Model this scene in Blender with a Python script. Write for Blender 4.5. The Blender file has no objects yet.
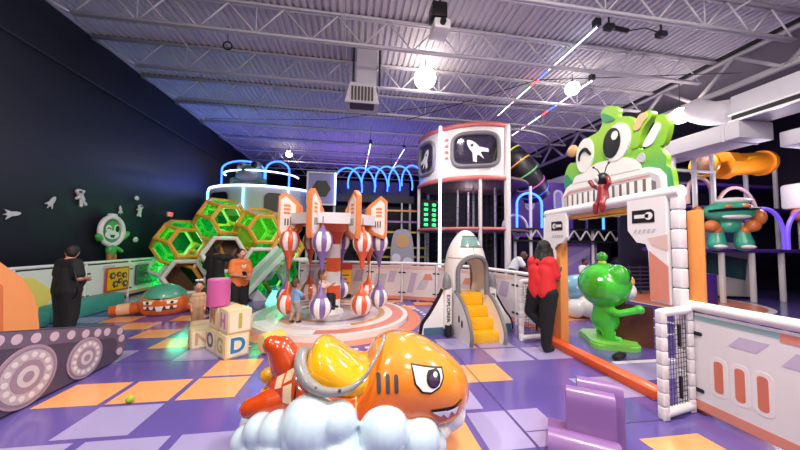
import bpy, bmesh, math, random
from mathutils import Vector, Matrix
from mathutils.bvhtree import BVHTree
random.seed(7)
SC = bpy.context.scene
C = SC.collection
PI = math.pi
V = Vector

# ------------------------------------------------------------------ materials
def lin(h):
    h = h.lstrip('#')
    r = []
    for i in (0, 2, 4):
        c = int(h[i:i+2], 16) / 255
        r.append(c/12.92 if c <= .04045 else ((c+.055)/1.055)**2.4)
    return (r[0], r[1], r[2], 1)

MATS = {}
def mat(name, col, rough=.5, metal=0., emit=0., ecol=None, coat=0., bump=0., bscale=40., var=0., trans=0.):
    if name in MATS: return MATS[name]
    m = bpy.data.materials.new(name); m.use_nodes = True
    nt = m.node_tree; b = nt.nodes['Principled BSDF']
    b.inputs['Base Color'].default_value = lin(col)
    b.inputs['Roughness'].default_value = rough
    b.inputs['Metallic'].default_value = metal
    if coat: b.inputs['Coat Weight'].default_value = coat; b.inputs['Coat Roughness'].default_value = .08
    if trans: b.inputs['Transmission Weight'].default_value = trans
    if emit:
        b.inputs['Emission Color'].default_value = lin(ecol or col)
        b.inputs['Emission Strength'].default_value = emit
    if bump or var:
        tc = nt.nodes.new('ShaderNodeTexCoord'); n = nt.nodes.new('ShaderNodeTexNoise')
        n.inputs['Scale'].default_value = bscale; n.inputs['Detail'].default_value = 3
        nt.links.new(tc.outputs['Object'], n.inputs['Vector'])
        if bump:
            bp = nt.nodes.new('ShaderNodeBump'); bp.inputs['Strength'].default_value = bump
            bp.inputs['Distance'].default_value = .02
            nt.links.new(n.outputs['Fac'], bp.inputs['Height']); nt.links.new(bp.outputs['Normal'], b.inputs['Normal'])
        if var:
            mx = nt.nodes.new('ShaderNodeMixRGB'); mx.blend_type = 'MULTIPLY'; mx.inputs['Fac'].default_value = var
            mx.inputs['Color1'].default_value = lin(col)
            nt.links.new(n.outputs['Color'], mx.inputs['Color2']); nt.links.new(mx.outputs['Color'], b.inputs['Base Color'])
    MATS[name] = m
    return m

def clear(name, col, tint=.7, rough=.08, diff=.25, glow=0.):
    """tinted see-through acrylic"""
    if name in MATS: return MATS[name]
    m = bpy.data.materials.new(name); m.use_nodes = True; nt = m.node_tree
    nt.nodes.remove(nt.nodes['Principled BSDF']); out = nt.nodes['Material Output']
    tr = nt.nodes.new('ShaderNodeBsdfTransparent')
    c = lin(col); tr.inputs['Color'].default_value = tuple(1-tint+tint*x for x in c[:3]) + (1,)
    gl = nt.nodes.new('ShaderNodeBsdfPrincipled'); gl.inputs['Base Color'].default_value = c; gl.inputs['Roughness'].default_value = rough
    if glow:
        tl = nt.nodes.new('ShaderNodeBsdfTranslucent'); tl.inputs['Color'].default_value = c
        m2 = nt.nodes.new('ShaderNodeMixShader'); m2.inputs['Fac'].default_value = glow
        nt.links.new(gl.outputs[0], m2.inputs[1]); nt.links.new(tl.outputs[0], m2.inputs[2]); gl = m2
    mx = nt.nodes.new('ShaderNodeMixShader'); mx.inputs['Fac'].default_value = diff
    nt.links.new(tr.outputs[0], mx.inputs[1]); nt.links.new(gl.outputs[0], mx.inputs[2]); nt.links.new(mx.outputs[0], out.inputs['Surface'])
    MATS[name] = m
    return m

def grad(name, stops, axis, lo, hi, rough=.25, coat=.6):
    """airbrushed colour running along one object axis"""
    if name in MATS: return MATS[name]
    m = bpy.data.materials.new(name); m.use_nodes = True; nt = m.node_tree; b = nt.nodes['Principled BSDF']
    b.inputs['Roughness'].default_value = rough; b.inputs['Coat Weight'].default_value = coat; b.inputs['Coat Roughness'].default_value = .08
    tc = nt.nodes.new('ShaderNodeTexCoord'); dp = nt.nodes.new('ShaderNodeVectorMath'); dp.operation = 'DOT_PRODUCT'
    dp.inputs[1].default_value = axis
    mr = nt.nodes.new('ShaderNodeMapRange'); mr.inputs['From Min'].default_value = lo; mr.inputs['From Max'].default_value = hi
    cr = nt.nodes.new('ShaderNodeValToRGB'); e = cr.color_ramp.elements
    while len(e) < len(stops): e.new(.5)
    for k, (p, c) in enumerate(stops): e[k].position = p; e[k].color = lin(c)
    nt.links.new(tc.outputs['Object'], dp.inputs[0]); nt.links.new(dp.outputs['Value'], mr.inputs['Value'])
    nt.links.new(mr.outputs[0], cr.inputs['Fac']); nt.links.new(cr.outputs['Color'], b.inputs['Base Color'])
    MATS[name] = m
    return m

WHITE = mat('white_plastic', '#E9E6E6', .35, coat=.2)
PADW = mat('white_padding', '#EAE7E8', .45, coat=.1)
PANEL = mat('white_vinyl_panel', '#DEDADD', .4)
GREY = mat('grey_trim', '#8C8A8C', .4)
DGREY = mat('dark_grey', '#45444A', .45)
BLACK = mat('black_plastic', '#0E0E10', .4)
BLKS = mat('black_satin', '#17171B', .6)
CORAL = mat('coral_print', '#D98A76', .45)
ORANGE = mat('orange_padding', '#E0924A', .5)
RORANGE = mat('deep_orange_padding', '#D9551F', .4, coat=.2)
LAV = mat('lavender_print', '#BFB2CC', .45)
PURP = mat('purple_steel', '#4B2A86', .4)
LGREY = mat('light_grey_print', '#C2BEC5', .45)
STEEL = mat('painted_steel_white', '#BDB8C0', .5)
YEL = mat('yellow_vinyl', '#F3B61C', .35, coat=.3)
TEAL = mat('teal_foam', '#3E8F84', .5)
LEDB = mat('led_blue', '#2C55FF', .4, emit=9., ecol='#2450FF')
LEDW = mat('led_white_blue', '#BFD4FF', .4, emit=7., ecol='#A9C6FF')
SKIN = mat('skin_light', '#C98F74', .55)
SKIND = mat('skin_deep', '#6B4330', .5)
HAIRB = mat('hair_dark', '#16110F', .55, bump=.5, bscale=90)
HAIRN = mat('hair_brown', '#5A3B28', .6, bump=.4, bscale=90)
EYEW = mat('eye_white', '#F2EFEE', .3, coat=.5)

# ------------------------------------------------------------------ builders
def frame_from(d):
    d = d.normalized()
    a = V((0, 0, 1)) if abs(d.z) < .9 else V((1, 0, 0))
    u = a.cross(d).normalized()
    return u, d.cross(u).normalized()

def R(x=0, y=0, z=0):
    return Matrix.Rotation(z, 4, 'Z') @ Matrix.Rotation(y, 4, 'Y') @ Matrix.Rotation(x, 4, 'X')

FX = Matrix(((0, 0, 1, 0), (1, 0, 0, 0), (0, 1, 0, 0), (0, 0, 0, 1)))    # (u,v,w) -> (y,z) plane, thickness along x
FY = Matrix(((1, 0, 0, 0), (0, 0, -1, 0), (0, 1, 0, 0), (0, 0, 0, 1)))   # (u,v,w) -> (x,z) plane, w towards -y
FZ = Matrix.Identity(4)
def T(x, y, z): return Matrix.Translation((x, y, z))

class MB:
    def __init__(s, m=None):
        s.bm = bmesh.new(); s.mats = []; s.i = 0; s.T = Matrix.Identity(4)
        if m: s.m(m)
    def m(s, m):
        if m not in s.mats: s.mats.append(m)
        s.i = s.mats.index(m); return s
    def _vs(s, cos): return [s.bm.verts.new(s.T @ V(c)) for c in cos]
    def _f(s, vs):
        try:
            f = s.bm.faces.new(vs); f.material_index = s.i; f.smooth = True; return f
        except ValueError: return None
    def poly(s, cos): return s._f(s._vs(cos))
    def box(s, c, d, rot=None, bev=0, seg=2):
        c = V(c); M_ = (rot or Matrix.Identity(4)).to_3x3()
        vs = s._vs([c + M_ @ V((x*d[0]/2, y*d[1]/2, z*d[2]/2)) for x in (-1, 1) for y in (-1, 1) for z in (-1, 1)])
        fs = [s._f([vs[k] for k in q]) for q in ((0, 1, 3, 2), (4, 6, 7, 5), (0, 4, 5, 1), (2, 3, 7, 6), (0, 2, 6, 4), (1, 5, 7, 3))]
        if bev:
            es = list({e for f in fs for e in f.edges})
            r = bmesh.ops.bevel(s.bm, geom=es, offset=bev, segments=seg, affect='EDGES', profile=.5, clamp_overlap=True)
            for f in r['faces']: f.material_index = s.i; f.smooth = True
        return s
    def tube(s, pts, r, n=8, closed=False, sx=1., sy=1., cap=True, up=None):
        pts = [V(p) for p in pts]; N = len(pts)
        rr = r if isinstance(r, (list, tuple)) else [r]*N
        rings = []; u = None
        for k, p in enumerate(pts):
            a = pts[k-1] if (k or closed) else p
            b = pts[(k+1) % N] if (k < N-1 or closed) else p
            d = (b-a)
            if d.length < 1e-9: d = V((0, 0, 1))
            d.normalize()
            if up is not None:
                u = V(up).cross(d)
                u = u.normalized() if u.length > 1e-6 else frame_from(d)[0]
            elif u is None: u = frame_from(d)[0]
            else:
                u = u - d*u.dot(d)
                u = u.normalized() if u.length > 1e-6 else frame_from(d)[0]
            v = d.cross(u)
            rings.append(s._vs([p + (u*math.cos(t)*sx + v*math.sin(t)*sy)*rr[k] for t in [2*PI*j/n for j in range(n)]]))
        for k in range(N if closed else N-1):
            a, b = rings[k], rings[(k+1) % N]
            for j in range(n): s._f([a[j], a[(j+1) % n], b[(j+1) % n], b[j]])
        if cap and not closed:
            s._f(rings[0][::-1]); s._f(rings[-1])
        return s
    def cyl(s, a, b, r0, r1=None, n=16, cap=True): return s.tube([a, b], [r0, r0 if r1 is None else r1], n, cap=cap)
    def ell(s, c, r, rot=None, n=16, k=10):
        c = V(c); r = (r, r, r) if not isinstance(r, (tuple, list)) else r
        M_ = (rot or Matrix.Identity(4)).to_3x3()
        top = s._vs([c + M_ @ V((0, 0, r[2]))])[0]; bot = s._vs([c + M_ @ V((0, 0, -r[2]))])[0]
        rings = [s._vs([c + M_ @ V((r[0]*math.sin(PI*i/k)*math.cos(2*PI*j/n), r[1]*math.sin(PI*i/k)*math.sin(2*PI*j/n), r[2]*math.cos(PI*i/k))) for j in range(n)]) for i in range(1, k)]
        for j in range(n):
            s._f([top, rings[0][j], rings[0][(j+1) % n]]); s._f([bot, rings[-1][(j+1) % n], rings[-1][j]])
            for i in range(k-2): s._f([rings[i][j], rings[i+1][j], rings[i+1][(j+1) % n], rings[i][(j+1) % n]])
        return s
    def lathe(s, prof, c=(0, 0, 0), n=24, matf=None, a0=0, a1=2*PI, mtx=None):
        full = abs(a1-a0-2*PI) < 1e-6; c = V(c); M_ = mtx or Matrix.Identity(4)
        cols = []
        for j in range(n if full else n+1):
            t = a0 + (a1-a0)*j/n
            cols.append(s._vs([c + (M_ @ V((r*math.cos(t), r*math.sin(t), z))) for r, z in prof]))
        for j in range(n):
            a, b = cols[j], cols[(j+1) % len(cols)]
            for i in range(len(prof)-1):
                if matf: s.m(matf(j, i))
                if prof[i][0] < 1e-6: s._f([a[i], b[i+1], a[i+1]])
                elif prof[i+1][0] < 1e-6: s._f([a[i], b[i], a[i+1]])
                else: s._f([a[i], b[i], b[i+1], a[i+1]])
        return s
    def prism(s, pts, w0, w1, F=FZ, bev=0, seg=2, front=None):
        """outline (u,v) swept from w0 to w1 in frame F"""
        a = s._vs([F @ V((u, v, w0)) for u, v in pts]); b = s._vs([F @ V((u, v, w1)) for u, v in pts])
        n = len(pts); fs = [s._f(a[::-1])]
        for k in range(n): fs.append(s._f([a[k], a[(k+1) % n], b[(k+1) % n], b[k]]))
        if front: s.m(front)
        ff = s._f(b); fs.append(ff)
        if bev and ff:
            r = bmesh.ops.bevel(s.bm, geom=list(ff.edges), offset=bev, segments=seg, affect='EDGES', clamp_overlap=True)
            for f in r['faces']: f.smooth = True
        return s
    def disc(s, c, r, F=FZ, w0=0, w1=.004, n=24, ry=None, rot=0):
        ry = ry or r; cr, sr = math.cos(rot), math.sin(rot)
        pts = []
        for k in range(n):
            x, y = r*math.cos(2*PI*k/n), ry*math.sin(2*PI*k/n)
            pts.append((c[0]+x*cr-y*sr, c[1]+x*sr+y*cr))
        return s.prism(pts, w0, w1, F)
    def build(s, name, parent=None, sharp=40, loc=None):
        bmesh.ops.recalc_face_normals(s.bm, faces=s.bm.faces)
        me = bpy.data.meshes.new(name); s.bm.to_mesh(me); s.bm.free()
        for m in s.mats: me.materials.append(m)
        if sharp is not None: me.set_sharp_from_angle(angle=math.radians(sharp))
        o = bpy.data.objects.new(name, me); C.objects.link(o)
        if parent: o.parent = parent
        if loc: o.location = loc
        return o

def thing(name, label, cat, loc=(0, 0, 0), rz=0, group=None):
    o = bpy.data.objects.new(name, None); C.objects.link(o)
    o.empty_display_size = .1
    o.location = loc; o.rotation_euler = (0, 0, rz)
    return tag(o, label, cat, group)
def tag(o, label, cat, group=None):
    o['label'] = label; o['category'] = cat
    if group: o['group'] = group
    return o
def struct(o): o['kind'] = 'structure'; return o
def copy_tree(o, parent=None):
    c = o.copy(); C.objects.link(c)
    if parent: c.parent = parent
    for ch in list(o.children): copy_tree(ch, c)
    return c

def smooth_path(pts, n=6, closed=False):
    P = [V(p) for p in pts]; N = len(P); out = []
    for k in range(N if closed else N-1):
        p1, p2 = P[k], P[(k+1) % N]
        p0 = P[k-1] if (k or closed) else p1*2-p2
        p3 = P[(k+2) % N] if (k+2 < N or closed) else p2*2-p1
        for j in range(n):
            t = j/n
            out.append(.5*((2*p1)+(p2-p0)*t+(2*p0-5*p1+4*p2-p3)*t*t+(3*p1-p0-3*p2+p3)*t**3))
    if not closed: out.append(P[-1])
    return out
def smooth2(pts, n=5):
    return [(p.x, p.y) for p in smooth_path([(a, b, 0) for a, b in pts], n, True)]
def rrect(w, h, r, n=4, c=(0, 0)):
    o = []
    for sx, sy, a in ((1, 1, 0), (-1, 1, PI/2), (-1, -1, PI), (1, -1, 1.5*PI)):
        for k in range(n+1):
            t = a+PI/2*k/n
            o.append((c[0]+sx*(w/2-r)+r*math.cos(t), c[1]+sy*(h/2-r)+r*math.sin(t)))
    return o

class Blob:
    """several rounded volumes fused into one continuous skin"""
    def __init__(s): s.b = MB()
    def ell(s, c, r, rot=None): s.b.ell(c, r, rot, 20, 14); return s
    def cap(s, a, b, r0, r1=None):
        r1 = r0 if r1 is None else r1
        a, b = V(a), V(b); d = b-a
        pts, rr = [], []
        for k in range(6):
            t = PI/2*k/5; pts.append(a-d.normalized()*r0*math.cos(t)); rr.append(max(r0*math.sin(t), 1e-4))
        for k in range(6):
            t = PI/2*(5-k)/5; pts.append(b+d.normalized()*r1*math.cos(t)); rr.append(max(r1*math.sin(t), 1e-4))
        s.b.tube(pts, rr, 14); return s
    def chain(s, pts, rr):
        for k in range(len(pts)-1): s.cap(pts[k], pts[k+1], rr[k], rr[k+1])
        return s
    def mesh(s, vox=.015, sm=4):
        me = bpy.data.meshes.new('tmp'); bmesh.ops.recalc_face_normals(s.b.bm, faces=s.b.bm.faces)
        s.b.bm.to_mesh(me); s.b.bm.free()
        o = bpy.data.objects.new('tmp', me); C.objects.link(o)
        r = o.modifiers.new('r', 'REMESH'); r.mode = 'VOXEL'; r.voxel_size = vox
        if sm:
            q = o.modifiers.new('s', 'SMOOTH'); q.iterations = sm; q.factor = .5
        dg = bpy.context.evaluated_depsgraph_get(); dg.update()
        out = bpy.data.meshes.new_from_object(o.evaluated_get(dg))
        bpy.data.objects.remove(o); bpy.data.meshes.remove(me)
        return out
    def build(s, name, m, parent=None, vox=.015, sm=4, extra=None, pick=None):
        me = s.mesh(vox, sm); me.materials.clear()
        ms = m if isinstance(m, (list, tuple)) else [m]
        for x in ms: me.materials.append(x)
        for p in me.polygons:
            p.use_smooth = True
            p.material_index = pick(p.center) if pick else 0
        if extra:                       # further rooted pieces (fingers) in the same mesh
            bm = bmesh.new(); bm.from_mesh(me); bmesh.ops.recalc_face_normals(extra.bm, faces=extra.bm.faces)
            t = bpy.data.meshes.new('t'); extra.bm.to_mesh(t); extra.bm.free(); bm.from_mesh(t); bm.to_mesh(me); bm.free(); bpy.data.meshes.remove(t)
        o = bpy.data.objects.new(name, me); C.objects.link(o)
        if parent: o.parent = parent
        return o

def bvh_of(*objs):
    vs, fs = [], []
    for o in objs:
        k = len(vs); vs += [v.co.copy() for v in o.data.vertices]; fs += [[k+i for i in p.vertices] for p in o.data.polygons]
    return BVHTree.FromPolygons(vs, fs)

def decal(bvh, pts, F, origin_w, name, m, parent, off=.004, cell=.02, edge=None, ew=.006):
    """paint a flat outline (u,v in frame F) onto a curved surface, looking along -w from w = origin_w"""
    bm = bmesh.new()
    vs = [bm.verts.new((u, v, 0)) for u, v in pts]; bm.faces.new(vs)
    bmesh.ops.triangulate(bm, faces=bm.faces)
    for _ in range(6):
        es = [e for e in bm.edges if e.calc_length() > cell]
        if not es: break
        bmesh.ops.subdivide_edges(bm, edges=es, cuts=1, use_grid_fill=False)
        bmesh.ops.triangulate(bm, faces=bm.faces)
    d = (F.to_3x3() @ V((0, 0, -1))).normalized(); bad = []
    for v in bm.verts:
        o = F @ V((v.co.x, v.co.y, origin_w))
        h = bvh.ray_cast(o, d)
        if h[0] is None: bad.append(v); v.co = o; continue
        v.co = h[0] - d*off*.5 + h[1]*off*.5*(1 if h[1].dot(d) < 0 else -1)
    bmesh.ops.delete(bm, geom=bad, context='VERTS')
    for f in bm.faces: f.smooth = True
    me = bpy.data.meshes.new(name); bm.to_mesh(me); bm.free(); me.materials.append(m)
    o = bpy.data.objects.new(name, me); C.objects.link(o); o.parent = parent
    return o

def text(txt, size, m, parent, F, name='lettering', depth=.004, align='CENTER', sx=1., spacing=1., bold=.012):
    cu = bpy.data.curves.new('t', 'FONT'); cu.body = txt; cu.size = size; cu.extrude = depth
    cu.align_x = align; cu.align_y = 'CENTER'; cu.space_character = spacing
    cu.offset = size*bold
    o = bpy.data.objects.new('t', cu); C.objects.link(o)
    dg = bpy.context.evaluated_depsgraph_get(); dg.update()
    me = bpy.data.meshes.new_from_object(o.evaluated_get(dg)); bpy.data.objects.remove(o); bpy.data.curves.remove(cu)
    me.transform(F @ Matrix.Diagonal((sx, 1, 1, 1))); me.materials.clear(); me.materials.append(m)
    r = bpy.data.objects.new(name, me); C.objects.link(r)
    if parent: r.parent = parent
    return r
# ------------------------------------------------------------------ camera
cam = bpy.data.cameras.new('camera'); co = bpy.data.objects.new('camera', cam); C.objects.link(co)
F_PX = 293.; YAW = math.atan(44/F_PX); PIT = math.radians(3.0); ROL = .0135
r0 = V((math.cos(YAW), -math.sin(YAW), 0)); f0 = V((math.sin(YAW), math.cos(YAW), 0)); z0 = V((0, 0, 1))
fw = f0*math.cos(PIT)+z0*math.sin(PIT); u1 = z0*math.cos(PIT)-f0*math.sin(PIT)
rr_ = r0*math.cos(ROL)+u1*math.sin(ROL); uu_ = u1*math.cos(ROL)-r0*math.sin(ROL)
mw = Matrix.Identity(4)
for k in range(3): mw[k][0], mw[k][1], mw[k][2] = rr_[k], uu_[k], -fw[k]
mw[0][3], mw[1][3], mw[2][3] = 0, 0, 1.55
co.matrix_world = mw
cam.sensor_width = 36; cam.lens = F_PX/800*36; cam.shift_y = 2.24/800; cam.clip_start = .05; cam.clip_end = 200
SC.camera = co
SC.view_settings.view_transform = 'Standard'; SC.view_settings.look = 'None'
SC.view_settings.exposure = -0.1; SC.view_settings.gamma = 1
w = bpy.data.worlds.new('world'); SC.world = w; w.use_nodes = True
w.node_tree.nodes['Background'].inputs[0].default_value = (.55, .5, .62, 1)
w.node_tree.nodes['Background'].inputs[1].default_value = .10

# ------------------------------------------------------------------ the setting
FL_P = mat('floor_purple', '#62529A', .16, coat=.3)
FL_L = mat('floor_lavender', '#A096C2', .2, coat=.3)
FL_O = mat('floor_orange', '#EAA265', .22, coat=.3)
FL_S = mat('floor_seam', '#3B3166', .4)
FL_W = mat('floor_white', '#DAD6E2', .25)
FL_C = mat('floor_coral', '#D9805F', .25)
b = MB(FL_P)
b.poly([(-6.6, -3, 0), (16, -3, 0), (16, 20.1, 0), (-6.6, 20.1, 0)])
def tile(x0, y0, x1, y1, m, z=.002):
    b.m(m); b.poly([(x0, y0, z), (x1, y0, z), (x1, y1, z), (x0, y1, z)])
def cell(c, r, m):
    x, y = -2.32+.595*c, 2.665+.505*r
    tile(x+.03, y+.025, x+.567, y+.485, m)
for c, r in ((0, 1), (1, 1), (1, 2), (-1, 1), (-2, 5), (-1, 4), (-3, 6), (-2, 7), (-4, 7), (6, 1), (-5, 5), (-6, 8), (-4, 9), (-3, 10), (7, 6), (4, 9)): cell(c, r, FL_O)
for c, r in ((0, 0), (-2, 3), (0, 3), (5, 0), (7, 2), (8, 2), (6, 3), (7, 3), (8, 0), (-5, 7), (-4, 5), (-6, 6), (2, 4), (7, 5), (8, 7), (3, 11)): cell(c, r, FL_L)
for q in ((-2.0, 2.16, -1.41, 2.64), (-1.33, 2.16, -.75, 2.64), (-2.62, 2.16, -2.08, 2.64), (1.03, 2.14, 1.40, 2.635), (1.425, 2.14, 1.73, 2.635), (3.25, 3.0, 4.3, 3.5)): tile(*q, FL_L)
for q in ((.4, 2.14, .97, 2.635), (2.28, 1.6, 2.84, 2.12), (.85, 6.75, 1.45, 7.2), (.3, 7.6, 1.25, 7.95), (1.5, 7.25, 2.0, 7.6)): tile(*q, FL_O)
b.m(FL_S)
for q in ((1.4, 1.2, 1.412, 4.2), (1.41, 2.315, 3.0, 2.325), (-1.75, -1, -1.742, 2.1), (-3.6, 4.24, -1.0, 4.25)): b.poly([(q[0], q[1], .003), (q[2], q[1], .003), (q[2], q[3], .003), (q[0], q[3], .003)])
# court markings beyond the gate
def ring(cx, cy, ra, rb, m, z, a0=0, a1=2*PI, n=64):
    b.m(m)
    for k in range(n):
        t, s = a0+(a1-a0)*k/n, a0+(a1-a0)*(k+1)/n
        b.poly([(cx+ra*math.cos(t), cy+ra*math.sin(t), z), (cx+rb*math.cos(t), cy+rb*math.sin(t), z), (cx+rb*math.cos(s), cy+rb*math.sin(s), z), (cx+ra*math.cos(s), cy+ra*math.sin(s), z)])
ring(9.3, 7.2, .01, 1.55, FL_C, .002); ring(9.3, 7.2, 1.55, 1.68, FL_W, .002)
ring(9.3, 7.2, .55, .62, FL_W, .0035)
for k in range(9): tile(5.2+.02*k, 4.0+.42*k, 5.7+.02*k, 4.08+.42*k, FL_W, .003)
tile(6.3, 3.0, 6.4, 9.5, FL_W, .003); tile(3.4, 3.45, 6.3, 3.53, FL_W, .003); tile(4.0, 5.5, 5.0, 6.2, FL_O, .002); tile(3.6, 6.6, 4.6, 7.2, FL_L, .002)
# coral ring and dots on the floor around the carousel
ring(-.43, 6.25, 1.55, 1.80, FL_C, .003)
for k in range(60):
    t = 2*PI*k/60; b.m(FL_W); b.poly([(-.43+1.9*math.cos(t+dx)+0, 6.25+1.9*math.sin(t+dx), .003) if i < 2 else (-.43+1.97*math.cos(t+dx), 6.25+1.97*math.sin(t+dx), .003) for i, dx in ((0, 0), (1, .05), (2, .05), (3, 0))])
struct(b.build('floor', sharp=None))

WL = mat('wall_navy', '#2C313F', .55, var=.25, bscale=.6)
WB = mat('wall_far_dark', '#15131F', .7)
b = MB(WL); b.box((-6.5, 8.5, 3.25), (.1, 23.2, 6.5)); b.box((-6.43, 8.5, 5.35), (.05, 23.2, .05))
struct(b.build('wall_left', sharp=None))
b = MB(WB); b.box((4.7, 20.1, 3.25), (22.4, .1, 6.5)); struct(b.build('wall_back', sharp=None))
b = MB(mat('wall_right_dark', '#241B36', .7)); b.box((16, 8.5, 3.25), (.1, 23.2, 6.5)); struct(b.build('wall_right', sharp=None))
b = MB(mat('wall_front_grey', '#8C8792', .7)); b.box((4.7, -3.05, 3.25), (22.4, .1, 6.5)); struct(b.build('wall_front', sharp=None))

DECK = mat('ceiling_deck', '#C6C1C9', .6)
JO = mat('joist_paint', '#CFCAD0', .5)
b = MB(DECK)
x = -6.45
while x < 9.3:
    q = [(x, 6.45), (x+.075, 6.45), (x+.09, 6.495), (x+.135, 6.495), (x+.15, 6.45)]
    for (xa, za), (xb, zb) in zip(q, q[1:]):
        f = b.poly([(xa, -3, za), (xb, -3, zb), (xb, 20.1, zb), (xa, 20.1, za)]); f.smooth = False
    x += .15
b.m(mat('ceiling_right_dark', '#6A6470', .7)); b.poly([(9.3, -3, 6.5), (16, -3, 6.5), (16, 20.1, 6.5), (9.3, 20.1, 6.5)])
struct(b.build('ceiling', sharp=None))

def joist(y):
    b = MB(JO)
    for dy in (-.035, .035): b.box((1.45, y+dy, 6.415), (15.7, .045, .05))
    b.m(BLKS); b.box((1.45, y, 6.462), (15.7, .03, .045)); b.m(JO)  # dark strip stands in for the shadow gap in the deck flutes
    for dy in (-.03, .03): b.box((1.7, y+dy, 5.80), (14.2, .04, .045))
    n = 13; L = 14.2/n
    for k in range(n):
        xa = -5.4+L*k
        b.cyl((xa, y, 5.80), (xa+L/2, y, 6.4), .017, n=5); b.cyl((xa+L/2, y, 6.4), (xa+L, y, 5.80), .017, n=5)
        if k % 2: b.cyl((xa, y, 5.80), (xa, y, 6.4), .012, n=5)
    b.cyl((-6.4, y, 6.36), (-5.4, y, 5.80), .02, n=5)
    struct(b.build('ceiling_joist', sharp=None))
for k in range(12): joist(1.22+1.66*k)
# bridging rods and conduits along the roof
b = MB(STEEL)
for x in (-3.9, -.4, 3.3, 6.6):
    b.cyl((x, -2, 6.3), (x, 19.9, 6.3), .012, n=5); b.cyl((x+.1, -2, 5.84), (x+.1, 19.9, 5.84), .012, n=5)
struct(b.build('trim_1', sharp=None))
b = MB(BLKS)
b.tube([(1.6, 9.6, 5.7), (5, 7.4, 6.2), (9, 5.5, 5.7)], .012, 5); b.tube([(-5.8, 12, 6.2), (-1, 11, 6.1), (3, 9, 6.1), (9, 7.8, 6)], .01, 5)
struct(b.build('trim_2', sharp=None))
# girder truss carrying the right end of the joists
b = MB(STEEL)
for z, d in ((6.36, .13), (5.58, .12)):
    b.box((9.4, 8.5, z), (d, 23, .06)); b.box((9.4, 8.5, z+.06), (.03, 23, .1))
for k in range(12):
    y = -2+1.75*k
    b.box((9.4, y+.44, 5.97), (.08, .08, 1.12), R(x=-.84)); b.box((9.4, y+1.31, 5.97), (.08, .08, 1.12), R(x=.84))
b.m(BLKS); b.box((9.3, 8.5, 6.46), (.06, 23, .1))
struct(b.build('ceiling_beam', sharp=None))

# ducts on the right
DUCT = mat('duct_white', '#C9C4CC', .5)
t = thing('air_duct', 'long boxed white air duct running below the roof girder', 'duct', (9.2, 9, 4.3))
b = MB(DUCT); b.box((0, 0, 0), (1.0, 7.2, .42), bev=.02)
for k in range(6): b.box((0, -3.3+k*1.3, 0), (1.03, .05, .45))
b.build('duct_body', t)
t = thing('air_duct', 'stubby white duct box with a dark outlet slot under its edge', 'duct', (8.9, 4.95, 4.78))
b = MB(DUCT); b.box((.3, 0, .05), (.9, 1.25, .58), bev=.02)
b.build('duct_body', t)
b = MB(WHITE); b.box((-.16, 0, -.27), (.06, 1.3, .05)); b.box((-.16, 0, -.12), (.06, 1.3, .04)); b.build('outlet_frame', t)
b = MB(BLKS); b.box((-.155, 0, -.195), (.03, 1.2, .1)); b.build('outlet_slot', t)
b = MB(mat('insulation', '#D3CED4', .6, bump=.5, bscale=12)); b.tube(smooth_path([(.3, .6, .05), (.25, .95, .15), (.3, 1.35, .3), (.4, 1.75, .6)], 5), .3, 14); b.build('flexible_elbow', t)
b = MB(DUCT); b.box((10.1, 4.6, 3.95), (1.6, 1.0, .34), bev=.02); b.box((10.1, 4.6, 4.3), (.5, .5, .5)); b.cyl((10.1, 4.6, 4.4), (10.1, 4.6, 6.5), .02, n=6)
o = b.build('duct_soffit'); tag(o, 'flat white duct end hanging lowest above the orange tunnel', 'duct')

# ceiling lamps
LAMPE = mat('lamp_glow', '#FFF4E6', .4, emit=14, ecol='#FFF1E0')
def lamp(x, y, z, label, r=.2, e=300, col=(1, .93, .83), up=.12):
    t = thing('ceiling_lamp', label, 'lamp', (x, y, z), group='round high-bay lamps')
    b = MB(DGREY); b.lathe([(0, .16), (.06, .16), (.07, .1), (r*.9, .04), (r+.02, 0), (r+.02, -.03), (r, -.03)], n=20); b.cyl((0, 0, .14), (0, 0, 6.4-z), .012, n=6); b.build('housing', t)
    b = MB(LAMPE); b.ell((0, 0, -.06), (r*1.15, r*1.15, r*1.1), n=20); b.build('lens', t)
    l = bpy.data.lights.new('lamp_light', 'AREA'); l.shape = 'DISK'; l.size = r*2; l.energy = e*.9; l.color = col
    o = bpy.data.objects.new('lamp_light', l); C.objects.link(o); o.parent = t; o.location = (0, 0, -.07-r*1.15)
    l = bpy.data.lights.new('lamp_light', 'POINT'); l.shadow_soft_size = r; l.energy = e*up; l.color = col  # extra point added under the lens to brighten the ceiling
    o = bpy.data.objects.new('lamp_light', l); C.objects.link(o); o.parent = t; o.location = (0, 0, -.12-r*2.3)
E1 = 165
lamp(1.72, 7.35, 5.95, 'brightest round ceiling lamp above the carousel and the rocket', .25, E1)
lamp(6.0, 7.3, 6.05, 'round ceiling lamp beside the coloured light tubes', .17, E1)
lamp(9.2, 7.0, 5.38, 'round lamp hung under the roof girder by the green head', .2, E1*.7)
lamp(-3.5, 15.6, 6.1, 'small distant ceiling lamp above the far left platform', .15, 60)
for (x, y, e) in ((-2.2, 1.6, 1.0), (1.8, 1.4, 1.15), (6.2, 1.6, 1), (1.9, -1.6, 1), (-3.2, -1.8, .6), (6.4, -1.6, .7)):
    lamp(x, y, 5.95, 'round ceiling lamp hung over the near part of the hall', .2, E1*e, up=.9)

def light(kind, loc, e, col, size=.3, rot=(0, 0, 0)):
    l = bpy.data.lights.new('led_light', kind); l.energy = e; l.color = col
    if kind == 'AREA': l.size = size
    else: l.shadow_soft_size = size
    o = bpy.data.objects.new('led_light', l); C.objects.link(o); o.location = loc; o.rotation_euler = rot
    return o
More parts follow.
